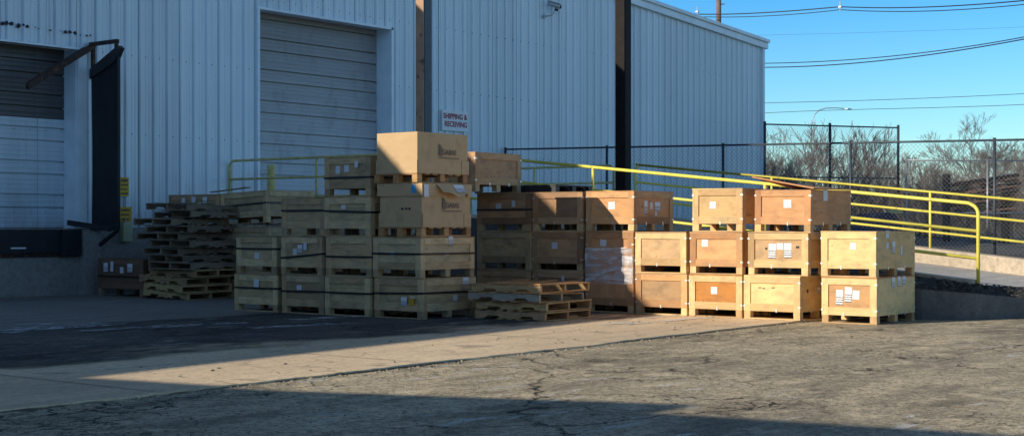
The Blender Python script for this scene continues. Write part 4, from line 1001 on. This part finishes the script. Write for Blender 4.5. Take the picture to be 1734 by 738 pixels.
# far brush reading as one brown mass
for nm, Ya, Yb, cnt, mt in (('far_brush', 92, 130, 6000, 'twig'), ('near_brush', 50, 75, 5200, 'twig_dark')):
    m = MB()
    for i in range(cnt):
        Y = R.uniform(Ya, Yb); px = R.uniform(1270, 1900); b = at(px, 385, Y); hi = (at(px, 262 + 22 * math.sin(px * .021) + 8 * math.sin(px * .09), Y).z if nm == 'far_brush' else at(px, 305 + 8 * math.sin(px * .05), Y).z)
        p = Vector((b.x, b.y, R.uniform(.6, max(.8, hi * .85)))); d = Vector((R.uniform(-.8, .8), R.uniform(-.8, .8), 1)).normalized(); l = R.uniform(.5, 1.6) * (1.3 if nm == 'far_brush' else .8)
        if p.z + d.z * l > hi: l = max(.2, (hi - p.z) / max(.3, d.z) * R.uniform(.8, 1.15))
        q = p + d * l; m.tube([p, p.lerp(q, .5) + Vector((R.uniform(-.1, .1), R.uniform(-.1, .1), 0)), q], .016 if nm == 'far_brush' else .009, 3, .007, caps=False)
    o = m.build(nm, mt); o['kind'] = 'stuff'
m = MB()
for i in range(60):
    px = 1240 + i * 12; Y = 138; a_ = at(px, 385, Y); b_ = at(px + 12, 385, Y); h1 = at(px, 322 + 8 * math.sin(px * .03) + R.uniform(-4, 4), Y).z; h2 = at(px + 12, 322 + 8 * math.sin((px + 12) * .03), Y).z
    m.quad([(a_.x, a_.y, 0), (b_.x, b_.y, 0), (b_.x + 3, b_.y + 3, h2), (a_.x + 3, a_.y + 3, h1)])
struct(m.build('far_hill', 'dirt'))

# ------------------------------------------------------------------ loose grit and leaves on the yard
m = MB()
def chip(x, y, z, s):
    a = R.uniform(0, 6.3); h = s * R.uniform(.3, .7); k = R.choice((3, 4, 5)); b = [Vector((x + s * math.cos(a + i * 6.283 / k) * R.uniform(.7, 1.2), y + s * math.sin(a + i * 6.283 / k) * R.uniform(.7, 1.2), z)) for i in range(k)]
    tp = Vector((x + R.uniform(-.3, .3) * s, y + R.uniform(-.3, .3) * s, z + h)); r = R.random()
    for i in range(k): m.quad([b[i], b[(i + 1) % k], tp], r=r)
for i in range(5200):
    u = R.random() ** 1.3; Y = 8 + 14 * u; px = R.uniform(-60, 1800); p = at(px, 385, Y)
    D = -p.y
    if D < 14.25: continue
    chip(p.x, p.y, GZ, R.choice((.004, .005, .006, .008, .012)))
for i in range(260):
    x = R.uniform(-10, 1.0); chip(x, -14.2 - abs(R.gauss(0, .10)), GZ, R.uniform(.01, .03))
o = m.build('loose_gravel', 'pebble'); o['kind'] = 'stuff'
m = MB()
for i in range(70):
    x = R.uniform(-9, 1); y = -R.uniform(11.9, 14.0); a = R.uniform(0, 6.3); l = R.uniform(.008, .03)
    u = Vector((math.cos(a), math.sin(a), .1)) * l; v = Vector((-math.sin(a), math.cos(a), .5)) * l * .45; p = Vector((x, y, .012))
    m.quad([p - u, p - v, p + u, p + v])
o = m.build('scattered_leaves', 'bark'); o['kind'] = 'stuff'

# ------------------------------------------------------------------ light, sky, camera
AX, AY = -.918, .3966
EL = math.atan(1.0 * AY)
to_sun = Vector((AX * math.cos(EL), AY * math.cos(EL), math.sin(EL)))
sd = bpy.data.lights.new('sun', 'SUN'); sd.energy = 5.0; sd.angle = rad(.25); sd.color = (1.0, .91, .76)
so = bpy.data.objects.new('sun', sd); COL.objects.link(so); so.rotation_euler = to_sun.to_track_quat('Z', 'Y').to_euler()
w = bpy.data.worlds.new('World'); sc.world = w; w.use_nodes = True; nt = w.node_tree; nt.nodes.clear()
sky = nt.nodes.new('ShaderNodeTexSky'); sky.sky_type = 'NISHITA'; sky.sun_disc = False; sky.sun_elevation = EL; sky.sun_rotation = math.atan2(AX, AY)
sky.air_density = 1.0; sky.dust_density = .2; sky.ozone_density = 2.5; sky.altitude = 100
bg = nt.nodes.new('ShaderNodeBackground'); bg.inputs['Strength'].default_value = .15; ow = nt.nodes.new('ShaderNodeOutputWorld')
hs = nt.nodes.new('ShaderNodeHueSaturation'); hs.inputs['Saturation'].default_value = 1.0
nt.links.new(sky.outputs[0], hs.inputs['Color']); gg = G(nt); tc = gg.coord('Generated'); sz = gg.n('ShaderNodeSeparateXYZ'); gg.l(tc, sz.inputs[0])
tint = gg.ramp(sz.outputs[2], [(.0, (.66, .90, 1.0)), (.05, (.60, .90, 1.02)), (.16, (.25, .73, 1.10)), (.22, (1.30, 1.52, 1.84)), (.36, (1.10, 1.24, 1.44)), (.58, (.34, .37, .40)), (1, (.17, .19, .21))])
tn = gg.mix(1.0, hs.outputs[0], tint, 'MULTIPLY'); nt.links.new(tn, bg.inputs[0]); nt.links.new(bg.outputs[0], ow.inputs[0])
cd = bpy.data.cameras.new('camera'); cam = bpy.data.objects.new('camera', cd); COL.objects.link(cam); sc.camera = cam
cd.sensor_width = 36; cd.lens = 36 * FPX / 1734; cd.shift_y = 16 / 1734; cd.clip_end = 2000; cd.clip_start = .1
cam.location = (CX, CY, CZ); cam.rotation_euler = (rad(90), 0, math.atan2(SN, CS) - rad(90))
sc.render.engine = 'CYCLES'; sc.cycles.use_denoising = True; sc.cycles.max_bounces = 6; sc.cycles.transparent_max_bounces = 12
sc.view_settings.view_transform = 'Standard'; sc.view_settings.look = 'None'; sc.view_settings.exposure = 0; sc.view_settings.gamma = 1
